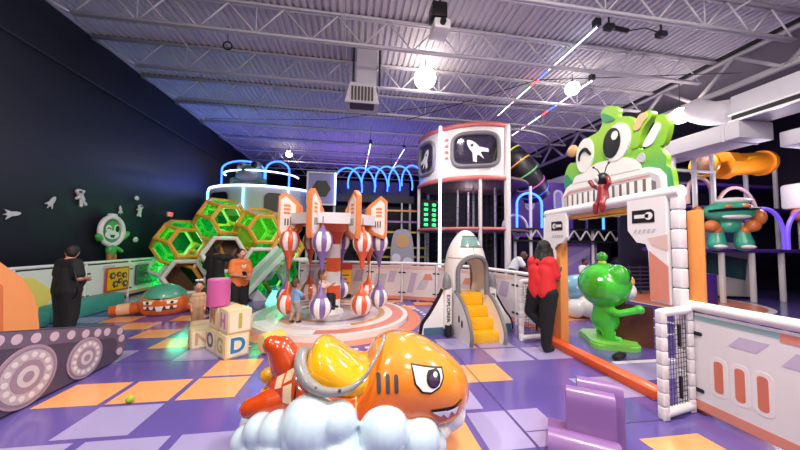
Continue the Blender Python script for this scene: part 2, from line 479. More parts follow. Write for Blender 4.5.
# ------------------------------------------------------------------ fences
def fence(label, pts, h=1.0, decos=(), post_r=.028, rail_r=.035, name='play_fence', strip=CORAL, cat='fence', rail=WHITE, pmat=PANEL):
    t = thing(name, label, cat, (pts[0][0], pts[0][1], 0))
    o0 = V((pts[0][0], pts[0][1], 0)); P = [V((x, y, 0))-o0 for x, y in pts]
    for p in P:
        b = MB(WHITE); b.cyl(p, p+V((0, 0, h)), post_r, n=10); b.ell(p+V((0, 0, h)), rail_r*1.05, n=10, k=6); b.build('post', t)
    b = MB(rail); b.tube([p+V((0, 0, h)) for p in P], rail_r, 10); b.build('top_rail', t)
    for k in range(len(P)-1):
        a, c = P[k], P[k+1]; d = c-a; L = d.length; d.normalize()
        F = Matrix(((d.x, 0, -d.y, 0), (d.y, 0, d.x, 0), (0, 1, 0, 0), (0, 0, 0, 1)))     # u along, v up, w = side normal
        nrm = V((-d.y, d.x, 0)); mid = (a+c)/2+o0
        s = -1 if nrm.dot(V((0, 3, 0))-mid) < 0 else 1                                    # printed side faces the play floor
        F = Matrix.Translation(a) @ F
        b = MB(pmat); b.prism([(.04, .05), (L-.04, .05), (L-.04, h-.06), (.04, h-.06)], -.012, .012, F)
        b.m(strip); b.prism([(.04, .045), (L-.04, .045), (L-.04, .13), (.04, .13)], -.015, .015, F)
        for poly, m in (decos[k] if k < len(decos) else ()):
            b.m(m); b.prism([(.06+(L-.12)*u, .05+(h-.12)*v) for u, v in poly], .012*s, .0155*s, F)
        pn = b.build('panel', t)
        b = MB(BLKS)
        for u in (.0, L-.11):
            for v in (.22, h-.25): b.prism(rrect(.10, .035, .012, 3, (u+.06, v)), -.02, .02, F)
        b.build('bracket', pn)
    return t
def para(u0, u1, v0, v1, sk=.1): return [(u0, v0), (u1, v0), (u1+sk, v1), (u0+sk, v1)]
def chev(u, v, w=.08, h=.3): return [(u, v), (u+w, v), (u+w*2, v+h/2), (u+w, v+h), (u, v+h), (u+w, v+h/2)]
SLOT = lambda u, v, w=.03, h=.25: rrect(w, h, w*.45, 3, (u, v))
PCOR = mat('pale_coral_print', '#E3BDB2', .45)
d1 = [(para(.05, .45, .35, .75, .1), LGREY), (para(.55, .8, .5, .85, .1), LAV), ([(0, .90), (1, .90), (1, .98), (0, .98)], PCOR)]
d2 = [(para(.1, .3, .2, .8, .15), LAV), (para(.42, .7, .3, .6, .15), LGREY), ([(0, .90), (1, .90), (1, .98), (0, .98)], PCOR), ([(.62, .6), (.95, .6), (.9, .78), (.7, .78)], CORAL)]
d3 = [(chev(.05, .18, .07, .45), CORAL), (chev(.3, .18, .07, .45), CORAL), (para(.5, .85, .62, .9, .06), LGREY), (SLOT(.75, .35, .06, .4), CORAL)]
d4 = [(para(.05, .4, .6, .85, .1), LGREY), ([(.05, .2), (.3, .2), (.45, .5), (.3, .8), (.05, .8), (.2, .5)], CORAL), (para(.6, .9, .1, .4, .05), LAV)]
fence('white low fence curving behind the rocket from carousel to gate', [(-1.5, 8.35), (-.6, 8.25), (.4, 8.05), (1.25, 7.85), (2.1, 7.45), (2.85, 6.4), (3.1, 5.35), (3.2, 4.52)], 1.0, [d2, d1, d1, d2, d2, d1, d3, d4])
MINT = mat('mint_panel', '#C9DCD2', .45)
YP = mat('yellow_print', '#EAD872', .45)
lf = [[([(.0, .05), (1, .05), (1, .8), (0, .95)], YP)], [([(.0, .05), (1, .05), (1, .95), (0, .8)], YP), ([(.5, .05), (.8, .05), (1, .3), (1, .05)], CORAL)], [([(0, .05), (.75, .05), (.95, .4), (.6, .9), (0, .95)], YP)],
      [([(.0, .05), (.35, .05), (.55, .45), (.2, .85), (0, .9)], YP), (para(.5, .7, .85, .96, .05), LGREY), (SLOT(.75, .5, .06, .35), CORAL)], [(para(.3, .6, .85, .96, .05), LGREY)], [(para(.2, .5, .85, .96, .05), LGREY)], [(para(.2, .5, .2, .8, .05), LGREY)], []]
fence('long white fence with activity panels along the dark wall', [(-6.1, y) for y in (1.8, 3.3, 4.8, 6.3, 7.75, 9.05, 10.3, 11.6)], .98, lf, pmat=mat('left_panel_print', '#DCE0DC', .45))
# activity boards fixed to the left fence
t = thing('activity_board', 'orange gear puzzle board on the white fence by the wall', 'board', (-6.06, 8.05+.55, .52))
b = MB(mat('red_frame', '#C0492C', .45)); b.prism(rrect(.74, .6, .04, 3), 0, .03, FX); b.m(YEL); b.prism(rrect(.66, .52, .03, 3), .03, .036, FX); b.build('backing', t)
for u, v, r in ((-.2, .1, .09), (0, .12, .07), (.18, .08, .08), (-.1, -.12, .09), (.22, -.14, .09), (.05, -.05, .07)):
    b = MB(DGREY); pts = []
    for k in range(24): q = r*(1 if k % 4 < 2 else .8); pts.append((u+q*math.cos(2*PI*k/24), v+q*math.sin(2*PI*k/24)))
    b.prism(pts, .036, .06, FX); b.m(YEL); b.disc((u, v), r*.4, FX, .06, .065, 12); b.build('gear', t)
t = thing('activity_board', 'dark sliding bead board on the fence beside the honeycomb', 'board', (-6.06, 9.68, .55))
b = MB(DGREY); b.prism(rrect(.9, .55, .03, 3), 0, .03, FX); b.build('backing', t)
for v in (-.18, -.06, .06, .18):
    b = MB(mat('green_bead', '#4F9E63', .4)); b.cyl((.05, -.3, v), (.05, .35, v), .012, n=6)
    for k in range(3): b.box((.05, -.1+.16*k+v*.3, v), (.03, .09, .06), bev=.01)
    b.build('slider', t)
# foam kerbs by the monster and the wall
o = MB(TEAL); o.box((0, 0, .16), (.38, 1.5, .32), bev=.04); o = o.build('foam_block', loc=(-5.45, 7.0, 0)); tag(o, 'teal foam bench block beside the white fence', 'foam block')
o = MB(TEAL); o.box((0, 0, .13), (.32, 1.5, .26), bev=.04); o = o.build('foam_block', loc=(-5.45, 5.35, 0)); tag(o, 'teal foam bench block behind the person in black', 'foam block')

# ------------------------------------------------------------------ honeycomb climber
HO = mat('honeycomb_orange', '#EBA63A', .35, coat=.3); HW = mat('honeycomb_white', '#E8E4DE', .35, coat=.2)
GP = clear('green_acrylic', '#12C060', .8, .12, .32, .7); CY = clear('cyan_acrylic', '#16D09A', .8, .12, .32, .7); AM = clear('amber_acrylic', '#B98A2A', .7, .15, .6, .4); BR = mat('brown_panel', '#5B3D22', .4)
YG = clear('lime_acrylic', '#7CCF3A', .75, .12, .28, .7)
hc = thing('honeycomb_climber', 'climbing honeycomb of orange and white cells with green glowing panels', 'climbing structure', (-3.4, 9.4, 0))
def hexp(r, a=0): return [(r*math.cos(PI/3*k+a), r*math.sin(PI/3*k+a)) for k in range(6)]
# a cell is a truncated octahedron standing with one hexagon to the front
_w = V((1, 1, 1)).normalized(); _v = -(V((0, 0, 1))-_w*_w.z).normalized(); _u = _v.cross(_w)
_TO = [V(p) for p in {q for a in (1, -1) for c in (2, -2) for q in ((0, a, c), (0, c, a), (a, 0, c), (c, 0, a), (a, c, 0), (c, a, 0))}]
def _face(n, d):
    vs = [p for p in _TO if abs(p.dot(V(n))-d) < 1e-6]; c = sum(vs, V())/len(vs); nn = V(n).normalized(); e = (vs[0]-c).normalized(); f = nn.cross(e)
    return sorted(vs, key=lambda p: math.atan2((p-c).dot(f), (p-c).dot(e)))
_HEX = [(x, y, z) for x in (1, -1) for y in (1, -1) for z in (1, -1)]; _SQ = [(1, 0, 0), (-1, 0, 0), (0, 1, 0), (0, -1, 0), (0, 0, 1), (0, 0, -1)]
def ocell(x, y, z, th=.75, e=.45, m=HO, open_=(0,), cols=(YG, GP, CY), bar=.062):
    s_ = e/math.sqrt(2); Q = T(x, y, z) @ R(z=th) @ FY
    tr = lambda p: Q @ V((p.dot(_u)*s_, p.dot(_v)*s_, (p.dot(_w)-math.sqrt(3))*s_))
    c = MB(m)
    for i, p in enumerate(_TO):
        for q in _TO[i+1:]:
            if abs((p-q).length-math.sqrt(2)) < 1e-6: c.tube([tr(p), tr(q)], bar, 6)
        c.ell(tr(p), bar*1.06, n=8, k=5)
    o = c.build('cell_frame', hc)
    for k, n in enumerate(_HEX):
        if k in open_: continue
        p = MB(cols[k % 3]); p.poly([tr(q) for q in _face(n, 3)]); p.build('panel', o)
    for k, n in enumerate(_SQ):
        p = MB(cols[(k+1) % 3]); p.poly([tr(q) for q in _face(n, 2)]); p.build('panel', o)
    light('POINT', hc.location+(Q @ V((0, 0, -math.sqrt(3)*s_))), 30, (.12, 1, .44), .3)
def mouth(x, y, z, r=.52, th=.36, inner=BR, back=BR):
    Q = T(x, y, z) @ R(z=th) @ FY; b = MB(HW); f = [Q @ V((u, v, 0)) for u, v in hexp(r)]; g = [Q @ V((u, v, -.5)) for u, v in hexp(r*.97)]
    for k in range(6): b.tube([f[k], f[(k+1) % 6]], .06, 8); b.ell(f[k], .063, n=8, k=6)
    o = b.build('cell_mouth', hc)
    b = MB(inner)
    for k in range(6): b.poly([f[k], f[(k+1) % 6], g[(k+1) % 6], g[k]])
    b.build('inner_wall', o); b = MB(back); b.poly(g); b.build('back_panel', o)
ocell(-1.45, 0, 1.45); mouth(-1.42, -.1, .47)
ocell(-.37, .0, 2.16); mouth(-.33, -.25, 1.13, .55)
ocell(.66, .0, 1.90, .6, open_=(), cols=(YG, AM, CY)); mouth(.62, -.12, .86, .5, .3, CY, GP)
ocell(-.35, .45, 1.38); ocell(-.95, .35, .72, cols=(CY, GP, YG)); ocell(1.2, .35, 1.2, .5, cols=(CY, GP, YG)); mouth(1.66, -.1, .56, .5, .2, CY, CY)
ocell(1.05, .3, .34, .5); ocell(-1.95, .5, .5, m=MINT); ocell(.2, .5, .5)
# slide
t = thing('slide', 'mint green slide coming down from the honeycomb cells', 'slide', (-3.3, 8.05, 0))
MT = mat('mint_slide', '#A9CDBB', .3, coat=.3)
A, B_ = V((.38, -.15, .08)), V((1.25, .95, 1.32)); d = (B_-A).normalized(); sd = V((d.y, -d.x, 0)).normalized(); up = sd.cross(d)
b = MB(MT); M3 = Matrix((sd, d, up)).transposed().to_4x4()
b.box((A+B_)/2, (.5, (B_-A).length, .03), M3); b.build('slide_bed', t)
for s in (-1, 1):
    b = MB(mat('mint_edge', '#C4DACD', .3)); b.box((A+B_)/2+sd*.27*s+up*.05, (.05, (B_-A).length+.05, .15), M3, .02); b.build('side_wall', t)
b = MB(MT); b.box((1.27, 1.02, .64), (.08, .08, 1.28)); b.box((.33, -.2, .03), (.5, .3, .06), R(z=-.6), .02); b.build('support', t)
o = MB(WHITE); o.prism([(-.28, 0), (.3, 0), (.05, .28)], -.03, .03, FY); o.prism([(-.5, 0), (-.05, 0), (-.28, .2)], -.03, .03, FY); o = o.build('mountain_cutout', loc=(-2.55, 8.15, 0)); tag(o, 'white pointed cutout at the foot of the mint slide', 'cutout')

# ------------------------------------------------------------------ carousel
cx, cy = -.45, 6.25
t = thing('carousel', 'balloon ride carousel with striped pole and orange finned crown', 'carousel', (cx, cy, 0))
b = MB(WHITE); N = 96
cols = [('#E9E4E2', 1), ('#D98672', .94), ('#E9E1DF', .8), ('#D9A56B', .7), ('#E6E0E4', .62), ('#8B7BA8', .5), ('#D9CFC6', .42), ('#C6C0CE', .3), ('#E4E0E4', .15)]
RM = [mat('disc_%d' % k, c, .22, coat=.3) for k, (c, _) in enumerate(cols)]
prof = [(1.55, 0), (1.55, .09)]+[(1.55*f, .1) for _, f in cols]+[(.0, .1)]
MN = mat('disc_mint', '#9FC8B0', .22, coat=.3); TN = mat('disc_tan', '#B08A6C', .22, coat=.3)
def dm(j, i):
    if i < 2: return WHITE
    a = 360*j/N; k = min(i-2, len(RM)-1)
    if k == 1 and 130 < a < 260: return MN if a < 200 else WHITE
    if k == 3 and 120 < a < 210: return TN
    if k == 5 and (a < 60 or 200 < a < 260): return TN
    if k == 3 and 230 < a < 290: return WHITE
    if k == 6 and 150 < a < 240: return MN
    return RM[k]
b.lathe(prof, n=N, matf=dm); b.build('turning_disc', t)
RD = mat('stripe_red', '#DE5A2E', .35, coat=.3)
b = MB(WHITE)
for k in range(7): b.m(RD if k % 2 else WHITE); b.cyl((0, 0, .1+.28*k), (0, 0, .1+.28*(k+1)), .155-.003*k, n=24)
b.m(WHITE); b.lathe([(.24, .1), (.22, .16), (.155, .2)], n=24); b.build('pole', t)
b = MB(PANEL)
n8 = 8; rr8 = .92
for k in range(n8):
    a0, a1 = 2*PI*k/n8+.46, 2*PI*(k+1)/n8+.46
    p = [V((rr8*math.cos(a), rr8*math.sin(a), z)) for a in (a0, a1) for z in (1.88, 2.08)]
    q = [V(((rr8-.06)*math.cos(a), (rr8-.06)*math.sin(a), z)) for a in (a0, a1) for z in (1.88, 2.08)]
    b.poly([p[0], p[2], p[3], p[1]]); b.poly([q[0], q[1], q[3], q[2]]); b.poly([p[0], q[0], q[2], p[2]]); b.poly([p[1], p[3], q[3], q[1]])
b.m(mat('crown_underside', '#B9683F', .5)); b.poly([(rr8*math.cos(2*PI*k/8+.46), rr8*math.sin(2*PI*k/8+.46), 1.91) for k in range(8)])
b.m(RD); b.lathe([(.16, 1.6), (.2, 1.75), (.4, 1.88), (.5, 1.95)], n=20); b.build('crown_ring', t)
OFN = mat('fin_orange', '#E58A4E', .4, coat=.2); FNW = mat('fin_white', '#EFE6DF', .4)
for k in range(n8):
    a = 2*PI*k/n8+.46
    Fk = R(z=a) @ T(rr8, 0, -.07) @ FY
    out = [(-.18, 1.86), (-.08, 1.76), (.16, 1.68), (.20, 1.78), (.20, 2.46), (.08, 2.56), (-.18, 2.36)]
    b = MB(OFN); b.prism(out, -.05, .05, Fk, bev=.012)
    inn = [(x*.74+.02, (z-2.08)*.82+2.08) for x, z in out]
    b.m(FNW); b.prism(inn, -.056, .056, Fk)
    b.m(OFN)
    for dz in (0, .07, .14): b.prism(rrect(.13, .045, .02, 2, (.05, 2.15+dz)), -.06, .06, Fk)
    b.m(DGREY)
    for j in range(3): b.prism(rrect(.025, .13, .008, 2, (-.02+.05*j, 1.98)), -.059, .059, Fk)
    b.build('crown_fin', t)
PV = mat('balloon_purple', '#7D63A0', .4, coat=.2); BW = mat('balloon_white', '#F0E8E8', .4, coat=.2)
ROPE = mat('rope_brown', '#8A5A3A', .6)
def balloon(k):
    a = 2*PI*k/8+.65; x, y = .95*math.cos(a), .95*math.sin(a)
    m = PV if k % 2 else RD
    st = lambda j, i: m if (j//2) % 2 else BW
    one = lambda j, i: m
    b = MB(m); b.lathe([(.0, 1.86), (.03, 1.82), (.05, 1.76), (.12, 1.72)], (x, y, 0), 24, one)
    b.lathe([(.12, 1.72), (.165, 1.65), (.185, 1.55), (.165, 1.45), (.12, 1.38)], (x, y, 0), 24, st)
    b.lathe([(.12, 1.38), (.11, 1.36), (.055, 1.24), (.035, 1.1), (.02, 1.04)], (x, y, 0), 24, one); o = b.build('balloon', t)
    b = MB(ROPE); b.cyl((x, y, 1.06), (x, y, .78), .012, n=6); b.build('rope', o); b = MB(ROPE); b.cyl((x, y, 1.85), (x, y, 2.0), .01, n=6); b.build('hanger', o)
    b = MB(m); b.lathe([(.0, .84), (.02, .8), (.045, .68), (.11, .6), (.13, .58)], (x, y, 0), 24, one)
    b.lathe([(.13, .58), (.185, .5), (.2, .42), (.18, .33), (.12, .25), (.05, .22), (0, .215)], (x, y, 0), 24, st); b.build('swing_seat', t)
for k in range(8): balloon(k)

# yellow standing board behind it
t = thing('height_sign', 'yellow standing sign with red header behind the carousel', 'sign', (-.33, 7.75, 0))
t.scale = (.8, .8, .97)
b = MB(YEL); b.prism([(-.3, .22), (.3, .22), (.3, .86), (-.3, .86)], -.04, .04, FY); b.build('board', t)
b = MB(mat('sign_red', '#C8402C', .4)); b.prism([(-.32, .86), (.32, .86), (.32, 1.0), (.2, 1.03), (-.2, 1.03), (-.32, 1.0)], -.045, .045, FY); b.build('header', t)
b = MB(BLKS); b.prism([(-.3, 0), (.3, 0), (.3, .22), (-.3, .22)], -.05, .05, FY); b.build('foot', t)
b = MB(DGREY)
for k in range(5): b.prism([(-.22, .3+.1*k), (.22-.06*(k % 2), .3+.1*k), (.22-.06*(k % 2), .33+.1*k), (-.22, .33+.1*k)], .041, .043, FY)
b.build('print', t)

# ------------------------------------------------------------------ alphabet blocks
BLK = mat('block_cream', '#E6D6AE', .4, coat=.2); BLF = mat('block_face', '#E9DFC4', .4, coat=.2); BLE = mat('block_edge', '#D8C193', .4)
LB = mat('letter_blue', '#2C7DB8', .4); LP = mat('letter_pink', '#C77FAE', .4); LY = mat('letter_olive', '#B8B24E', .4); LO = mat('letter_orange', '#D99A45', .4); LN = mat('letter_navy', '#3C4A68', .4); LTN = mat('letter_tan', '#CFA276', .4)
def ablock(x, y, z, rz, faces, label, s=.31):
    t = thing('alphabet_block', label, 'block', (x, y, z), rz, 'foam alphabet blocks')
    b = MB(BLE); b.box((0, 0, s/2), (s, s, s), bev=.012); b.m(BLF)
    for F in (FY, R(z=-PI/2) @ FY, R(z=PI/2) @ FY, R(z=PI) @ FY): b.prism(rrect(s*.84, s*.84, .02, 3, (0, s/2)), s/2, s/2+.003, F)
    b.m(BLK); b.prism(rrect(s*.84, s*.84, .02, 3), s, s+.002, FZ)
    o = b.build('block_body', t)
    for ch, m, k in faces:
        F = R(z=(0, -PI/2, PI/2, PI)[k]) @ FY @ T(0, s/2, s/2+.003)
        text(ch, s*.86, m, t, F, 'letter', .004, bold=.03)
    return t
AB = .75
ablock(-1.63, 4.36, 0, AB, (('D', LB, 0), ('G', LY, 1)), 'cream block with a big blue letter D, bottom of the pile')
ablock(-1.86, 4.605, 0, AB, (('O', LN, 1), ('A', LO, 0)), 'cream block showing a navy letter O low behind the D block')
ablock(-1.61, 4.38, .313, AB-.04, (('1', LY, 0), ('H', LP, 1)), 'cream block with pink H and olive 1 on top of the D block')
ablock(-1.84, 4.615, .313, AB-.02, (('K', LP, 0), ('N', LO, 1)), 'cream block with an orange N on its side, upper row back')
ablock(-2.22, 4.76, 0, .55, (('N', LTN, 0), ('M', LTN, 1)), 'tan lettered block standing alone left of the pile', .27)
ablock(-2.36, 5.06, 0, .5, (('B', LTN, 0), ('S', LTN, 1)), 'tan lettered block furthest back at the toddler\'s feet', .27)
b = MB(mat('pink_foam', '#C65C9B', .4, coat=.2)); b.lathe([(0, 0), (.13, 0), (.145, .015), (.145, .365), (.13, .38), (0, .38)], n=32)
o = b.build('foam_cylinder', loc=(-1.90, 4.52, .628)); tag(o, 'pink foam cylinder standing on top of the alphabet blocks', 'foam cylinder')
b = MB(mat('yellow_foam', '#E7C765', .4, coat=.2)); cy_f = mat('yellow_foam_end', '#E3CF8E', .45)
b.lathe([(.12, 0), (.135, .015), (.135, .30), (.12, .315)], n=32); b.m(cy_f); b.lathe([(0, 0), (.12, 0)], n=32); b.lathe([(.12, .315), (0, .315)], n=32)
o = b.build('foam_cylinder', loc=(-1.24, 4.32, .137)); o.rotation_euler = (-PI/2, 0, -.75); tag(o, 'yellow foam cylinder lying on the floor beside the blocks', 'foam cylinder')
b = MB(mat('tennis_ball', '#9EB72E', .8)); b.ell((0, 0, .034), .034); o = b.build('ball', loc=(-2.08, 3.2, .002)); tag(o, 'small green ball lying on the floor tiles', 'ball')
# ------------------------------------------------------------------ fish shaped rider on its cloud (main subject)
def loft(b, st, n=28, p=2.2):
    rings = []
    for x, zb, zt, ry in st:
        zc, rz = (zb+zt)/2, (zt-zb)/2
        ring_ = []
        for j in range(n):
            t = 2*PI*j/n; c, s_ = math.cos(t), math.sin(t)
            ring_.append((x, ry*math.copysign(abs(c)**(2/p), c), zc+rz*math.copysign(abs(s_)**(2/p), s_)))
        rings.append(b._vs(ring_))
    for a, c in zip(rings, rings[1:]):
        for j in range(n): b._f([a[j], a[(j+1) % n], c[(j+1) % n], c[j]])
    b._f(rings[0]); b._f(rings[-1])
def spline_st(st, n=5): 
    A = smooth_path([(s_[0], s_[1], s_[2]) for s_ in st], n); B = smooth_path([(s_[0], s_[3], 0) for s_ in st], n)
    return [(a.x, a.y, a.z, max(c.y, .01)) for a, c in zip(A, B)]
fish = thing('fish_ride', 'large glossy orange fish shaped rider with angry eye sitting on white cloud puffs', 'ride-on toy', (0, 2.35, 0), 0)
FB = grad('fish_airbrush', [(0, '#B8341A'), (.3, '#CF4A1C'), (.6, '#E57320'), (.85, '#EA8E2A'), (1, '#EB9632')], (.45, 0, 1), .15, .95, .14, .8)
RF = mat('fish_red', '#C2430F', .18, coat=.8)
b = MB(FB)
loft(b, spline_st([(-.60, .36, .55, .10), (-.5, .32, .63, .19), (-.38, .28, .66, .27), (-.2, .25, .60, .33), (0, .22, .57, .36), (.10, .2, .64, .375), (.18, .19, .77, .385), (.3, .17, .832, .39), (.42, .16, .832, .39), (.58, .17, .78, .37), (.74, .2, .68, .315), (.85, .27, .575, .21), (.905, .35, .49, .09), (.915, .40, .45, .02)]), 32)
body = b.build('body', fish, sharp=None)
fb = bvh_of(body)
bl = Blob()
bl.chain([(-.42, 0, .54), (-.49, 0, .64), (-.535, .0, .735), (-.60, .0, .775)], [.14, .125, .10, .07])
tf = bl.build('tail_fin', RF, fish, .014, 5)
bl = Blob(); bl.chain([(-.42, -.10, .43), (-.56, -.12, .415), (-.70, -.14, .395)], [.13, .10, .065])
bl.build('tail_fin', RF, fish, .014, 5)
bl = Blob(); bl.chain([(-.42, .10, .40), (-.56, .15, .38), (-.66, .2, .36)], [.12, .09, .05]); bl.build('tail_fin', RF, fish, .014, 5)
for z in (.50, .36):
    b = MB(YEL); b.ell((-.64, .12, z), (.075, .06, .06)); b.build('nozzle', fish)
CR = mat('fish_cream', '#E9C9A4', .25, coat=.6); FBK = mat('fish_line', '#17120F', .4); FW = mat('fish_white', '#F4F0EC', .2, coat=.6)
F0 = FY
for q in ([(-.455, .64), (-.40, .675), (-.415, .60), (-.47, .57)], [(-.53, .585), (-.475, .62), (-.485, .545), (-.535, .52)], [(-.47, .555), (-.41, .585), (-.40, .47), (-.465, .46)]):
    decal(fb, q, F0, 1.0, 'checker_patch', CR, fish, .004)
for pl in ([(-.385, .33), (-.375, .33), (-.372, .66), (-.382, .66)], [(-.30, .3), (-.288, .3), (-.288, .45), (-.30, .45)], [(.02, .3), (.03, .3), (.03, .52), (.02, .52)]):
    decal(fb, pl, F0, 1.0, 'panel_line', FBK if pl[0][0] < -.35 else YEL, fish, .005)
# seat: yellow saddle inside a grey rim
b = MB(mat('fish_yellow', '#F0AE10', .12, coat=.8)); loft(b, spline_st([(-.36, .45, .60, .12), (-.34, .42, .70, .20), (-.28, .42, .795, .26), (-.21, .42, .815, .285), (-.12, .42, .765, .30), (-.02, .42, .685, .305), (.08, .42, .65, .30), (.17, .42, .68, .25), (.23, .45, .72, .18)], 4), 28, 2.3)
b.build('seat', fish, sharp=None)
half = [(.235, 0, .81), (.215, -.12, .795), (.165, -.25, .76), (.11, -.315, .69), (.03, -.35, .615), (-.08, -.365, .58), (-.2, -.35, .585), (-.30, -.30, .63), (-.36, -.20, .69), (-.375, -.08, .72)]
loop = half+[(x, -y*.8, z-(.16 if x > -.1 else .03)) for x, y, z in half[::-1] if y != 0]
b = MB(mat('rim_grey', '#8F8D8C', .3, coat=.4)); sp = smooth_path(loop, 4, True)
b.tube(sp, [max(.012, min(.044, .028-.07*(p.x+.12))) for p in sp], 10, True); rim_ = b.build('seat_rim', fish)
b = MB(DGREY)
for k in range(0, len(sp), 5):
    if sp[k].x < .05: p = sp[k]; b.ell((p.x*1.02, p.y*1.06, p.z+.018), .011, n=8, k=6)
b.build('rivet', rim_)
# eye, gills, teeth
eyeo = [(.392, .72), (.63, .668), (.63, .612), (.592, .560), (.522, .534), (.457, .547), (.408, .605)]
eyei = [(.402, .708), (.617, .660), (.617, .616), (.584, .571), (.522, .547), (.465, .559), (.420, .608)]
decal(fb, eyeo, F0, 1.0, 'eye_outline', FBK, fish, .004)
e = decal(fb, eyei, F0, 1.0, 'eye', FW, fish, .008)
circ = lambda x, z, r, rz=None, n=20: [(x+r*math.cos(2*PI*k/n), z+(rz or r)*math.sin(2*PI*k/n)) for k in range(n)]
decal(fb, [p for p in circ(.546, .625, .053, .058) if p[1] < .672], F0, 1.0, 'pupil', FBK, e, .011, .012)
decal(fb, circ(.545, .612, .034, .036), F0, 1.0, 'iris', mat('iris_violet', '#43294F', .3), e, .013, .012)
decal(fb, circ(.560, .642, .016), F0, 1.0, 'eye_glint', FW, e, .016, .01)
for x in (.173, .231, .287): decal(fb, rrect(.026, .11, .012, 3, (x, .610)), F0, 1.0, 'gill_slot', DGREY, fish, .005)
jaw = Blob(); jaw.ell((.745, 0, .255), (.14, .25, .15)).ell((.58, 0, .18), (.2, .3, .12))
jw = jaw.build('jaw', FW, fish, .014, 4); jb = bvh_of(body, jw)
for q in ([(.53, .418), (.64, .408), (.60, .37)], [(.60, .400), (.68, .408), (.655, .345)], [(.665, .405), (.735, .415), (.71, .36)]):
    decal(jb, [(x+(x-sum(a for a, _ in q)/3)*.18, z+(z-sum(c for _, c in q)/3)*.18) for x, z in q], F0, 1.0, 'tooth_outline', FBK, fish, .005, .012)
    decal(jb, q, F0, 1.0, 'tooth', FW, fish, .010, .012)
decal(jb, [(.515, .425), (.53, .43), (.70, .425), (.76, .45), (.77, .44), (.70, .412), (.6, .405)], F0, 1.0, 'mouth_line', FBK, fish, .004, .012)
# seam lines along the back
b = MB(FBK)
ln = []
for k in range(26):
    x = .2+.68*k/25; h = fb.ray_cast(V((x, .04, 2)), V((0, 0, -1)))
    if h[0]: ln.append(h[0]+V((0, 0, .001)))
b.tube(ln, .003, 4); b.build('seam_line', fish)
# cloud
CL = mat('cloud_paint', '#C6DCE8', .16, coat=.8)
bl = Blob()
puffs = [(-.27, -.33, .37, .19), (-.09, -.37, .40, .13), (.21, -.38, .33, .165), (-.07, -.40, .22, .15), (.44, -.35, .24, .155), (-.47, -.30, .33, .125), (-.59, -.25, .31, .11), (-.69, -.18, .21, .11), (-.62, -.31, .15, .10), (-.48, -.37, .17, .14), (-.26, -.43, .17, .17), (.08, -.43, .14, .15), (.27, -.45, .11, .14), (.54, -.28, .15, .12),
         (.57, -.14, .12, .12), (.57, .08, .12, .12), (.55, .24, .15, .14), (.4, .36, .2, .18), (.15, .38, .25, .17), (-.12, .4, .24, .18), (-.38, .36, .24, .18), (-.6, .25, .25, .16), (-.70, .04, .2, .12), (-.3, 0, .2, .25), (.1, 0, .16, .28), (.4, 0, .14, .26), (-.55, 0, .2, .2), (-.42, -.2, .25, .18), (0, -.25, .2, .2), (.3, -.2, .2, .2)]
for x, y, z, r in puffs: bl.ell((x, y, max(z, r*.75)), (r, r, r*.95))
me_ = bl
cl = bl.build('cloud_base', CL, fish, .013, 3)
for v in cl.data.vertices:
    if v.co.z < .004: v.co.z = .004

# ------------------------------------------------------------------ rocket climber
rk = thing('rocket_climber', 'white toy rocket with grey arch and yellow steps between black edged fins', 'climbing toy', (2.02, 4.36, 0), .09)
RKW = mat('rocket_white', '#F0EBE6', .3, coat=.3); RKG = mat('rocket_grey', '#7E7C7E', .35, coat=.2); SB = mat('slate_blue', '#4D6C86', .4)
for k in range(4):
    b = MB(YEL); b.box((0, .12+.165*k+.05, .165*(k+1)-.083), (.51, .27, .166), bev=.012); b.box((0, .12+.165*k+.05, .01+.08*k), (.50, .25, .02+.16*k)); b.build('step', rk)
b = MB(YEL); b.box((0, .82, .66), (.51, .4, .05), bev=.01); b.build('deck', rk)
wall = smooth_path([(-.06, 0, 0), (-.09, .12, 0), (-.05, .26, 0), (.06, .43, 0), (.2, .57, 0), (.36, .67, 0), (.5, .72, 0)], 5)
wp = [(p.x, p.y) for p in wall]
for s in (-1, 1):
    b = MB(RKW); b.prism([(v, z) for v, z in wp]+[(.62, .74), (.62, 0)], s*.285-.03, s*.285+.03, FX); w_ = b.build('side_wall', rk)
    b = MB(RKG); b.tube([(s*.285, v, z) for v, z in wp], .055, 10, sx=.85, sy=.55, up=(1, 0, 0)); b.build('grey_edge', w_)
    b = MB(BLKS)
    for k in range(2):
        F = T(s*.318, 0, 0) @ FX
        b.prism(smooth2([(.16+.11*k, .22+.05*k), (.20+.11*k, .24+.05*k), (.19+.11*k, .33+.05*k), (.15+.11*k, .31+.05*k)], 3), -.003, .003, F)
    b.build('slot_mark', w_)
b = MB(RKW)
prof = [(.35, .60), (.372, .8), (.372, 1.0), (.36, 1.2), (.33, 1.37), (.27, 1.53), (.19, 1.66), (.105, 1.75), (.04, 1.785), (0, 1.79)]
prof = [(p.x, p.y) for p in smooth_path([(r, z, 0) for r, z in prof], 4)]; prof[-1] = (0, 1.79)
b.lathe(prof, (0, .70, 0), 64)
rm = []
for f in b.bm.faces:
    c = f.calc_center_median(); x = abs(c.x)
    if x < .255 and c.z < 1.08+math.sqrt(max(.255**2-x*x, 0)): rm.append(f)
bmesh.ops.delete(b.bm, geom=rm, context='FACES')
sh = b.build('shell', rk, sharp=None)
so = sh.modifiers.new('s', 'SOLIDIFY'); so.thickness = .035; so.offset = -1
def shy(x): return .70-math.sqrt(max(.374**2-x*x, 0))
for sg in (1, -1):
    path = [(-.265, z) for z in (.68, .85, 1.0)]+[(-.265*math.cos(t), 1.07+.265*math.sin(t)) for t in [PI*k/14 for k in range(15)]]+[(.265, z) for z in (1.0, .85, .68)]
    b = MB(RKG); b.tube([(x, shy(x) if sg > 0 else 1.4-shy(x), z) for x, z in path], .05, 8, sx=.9, sy=.8); b.build('arch_frame', rk)
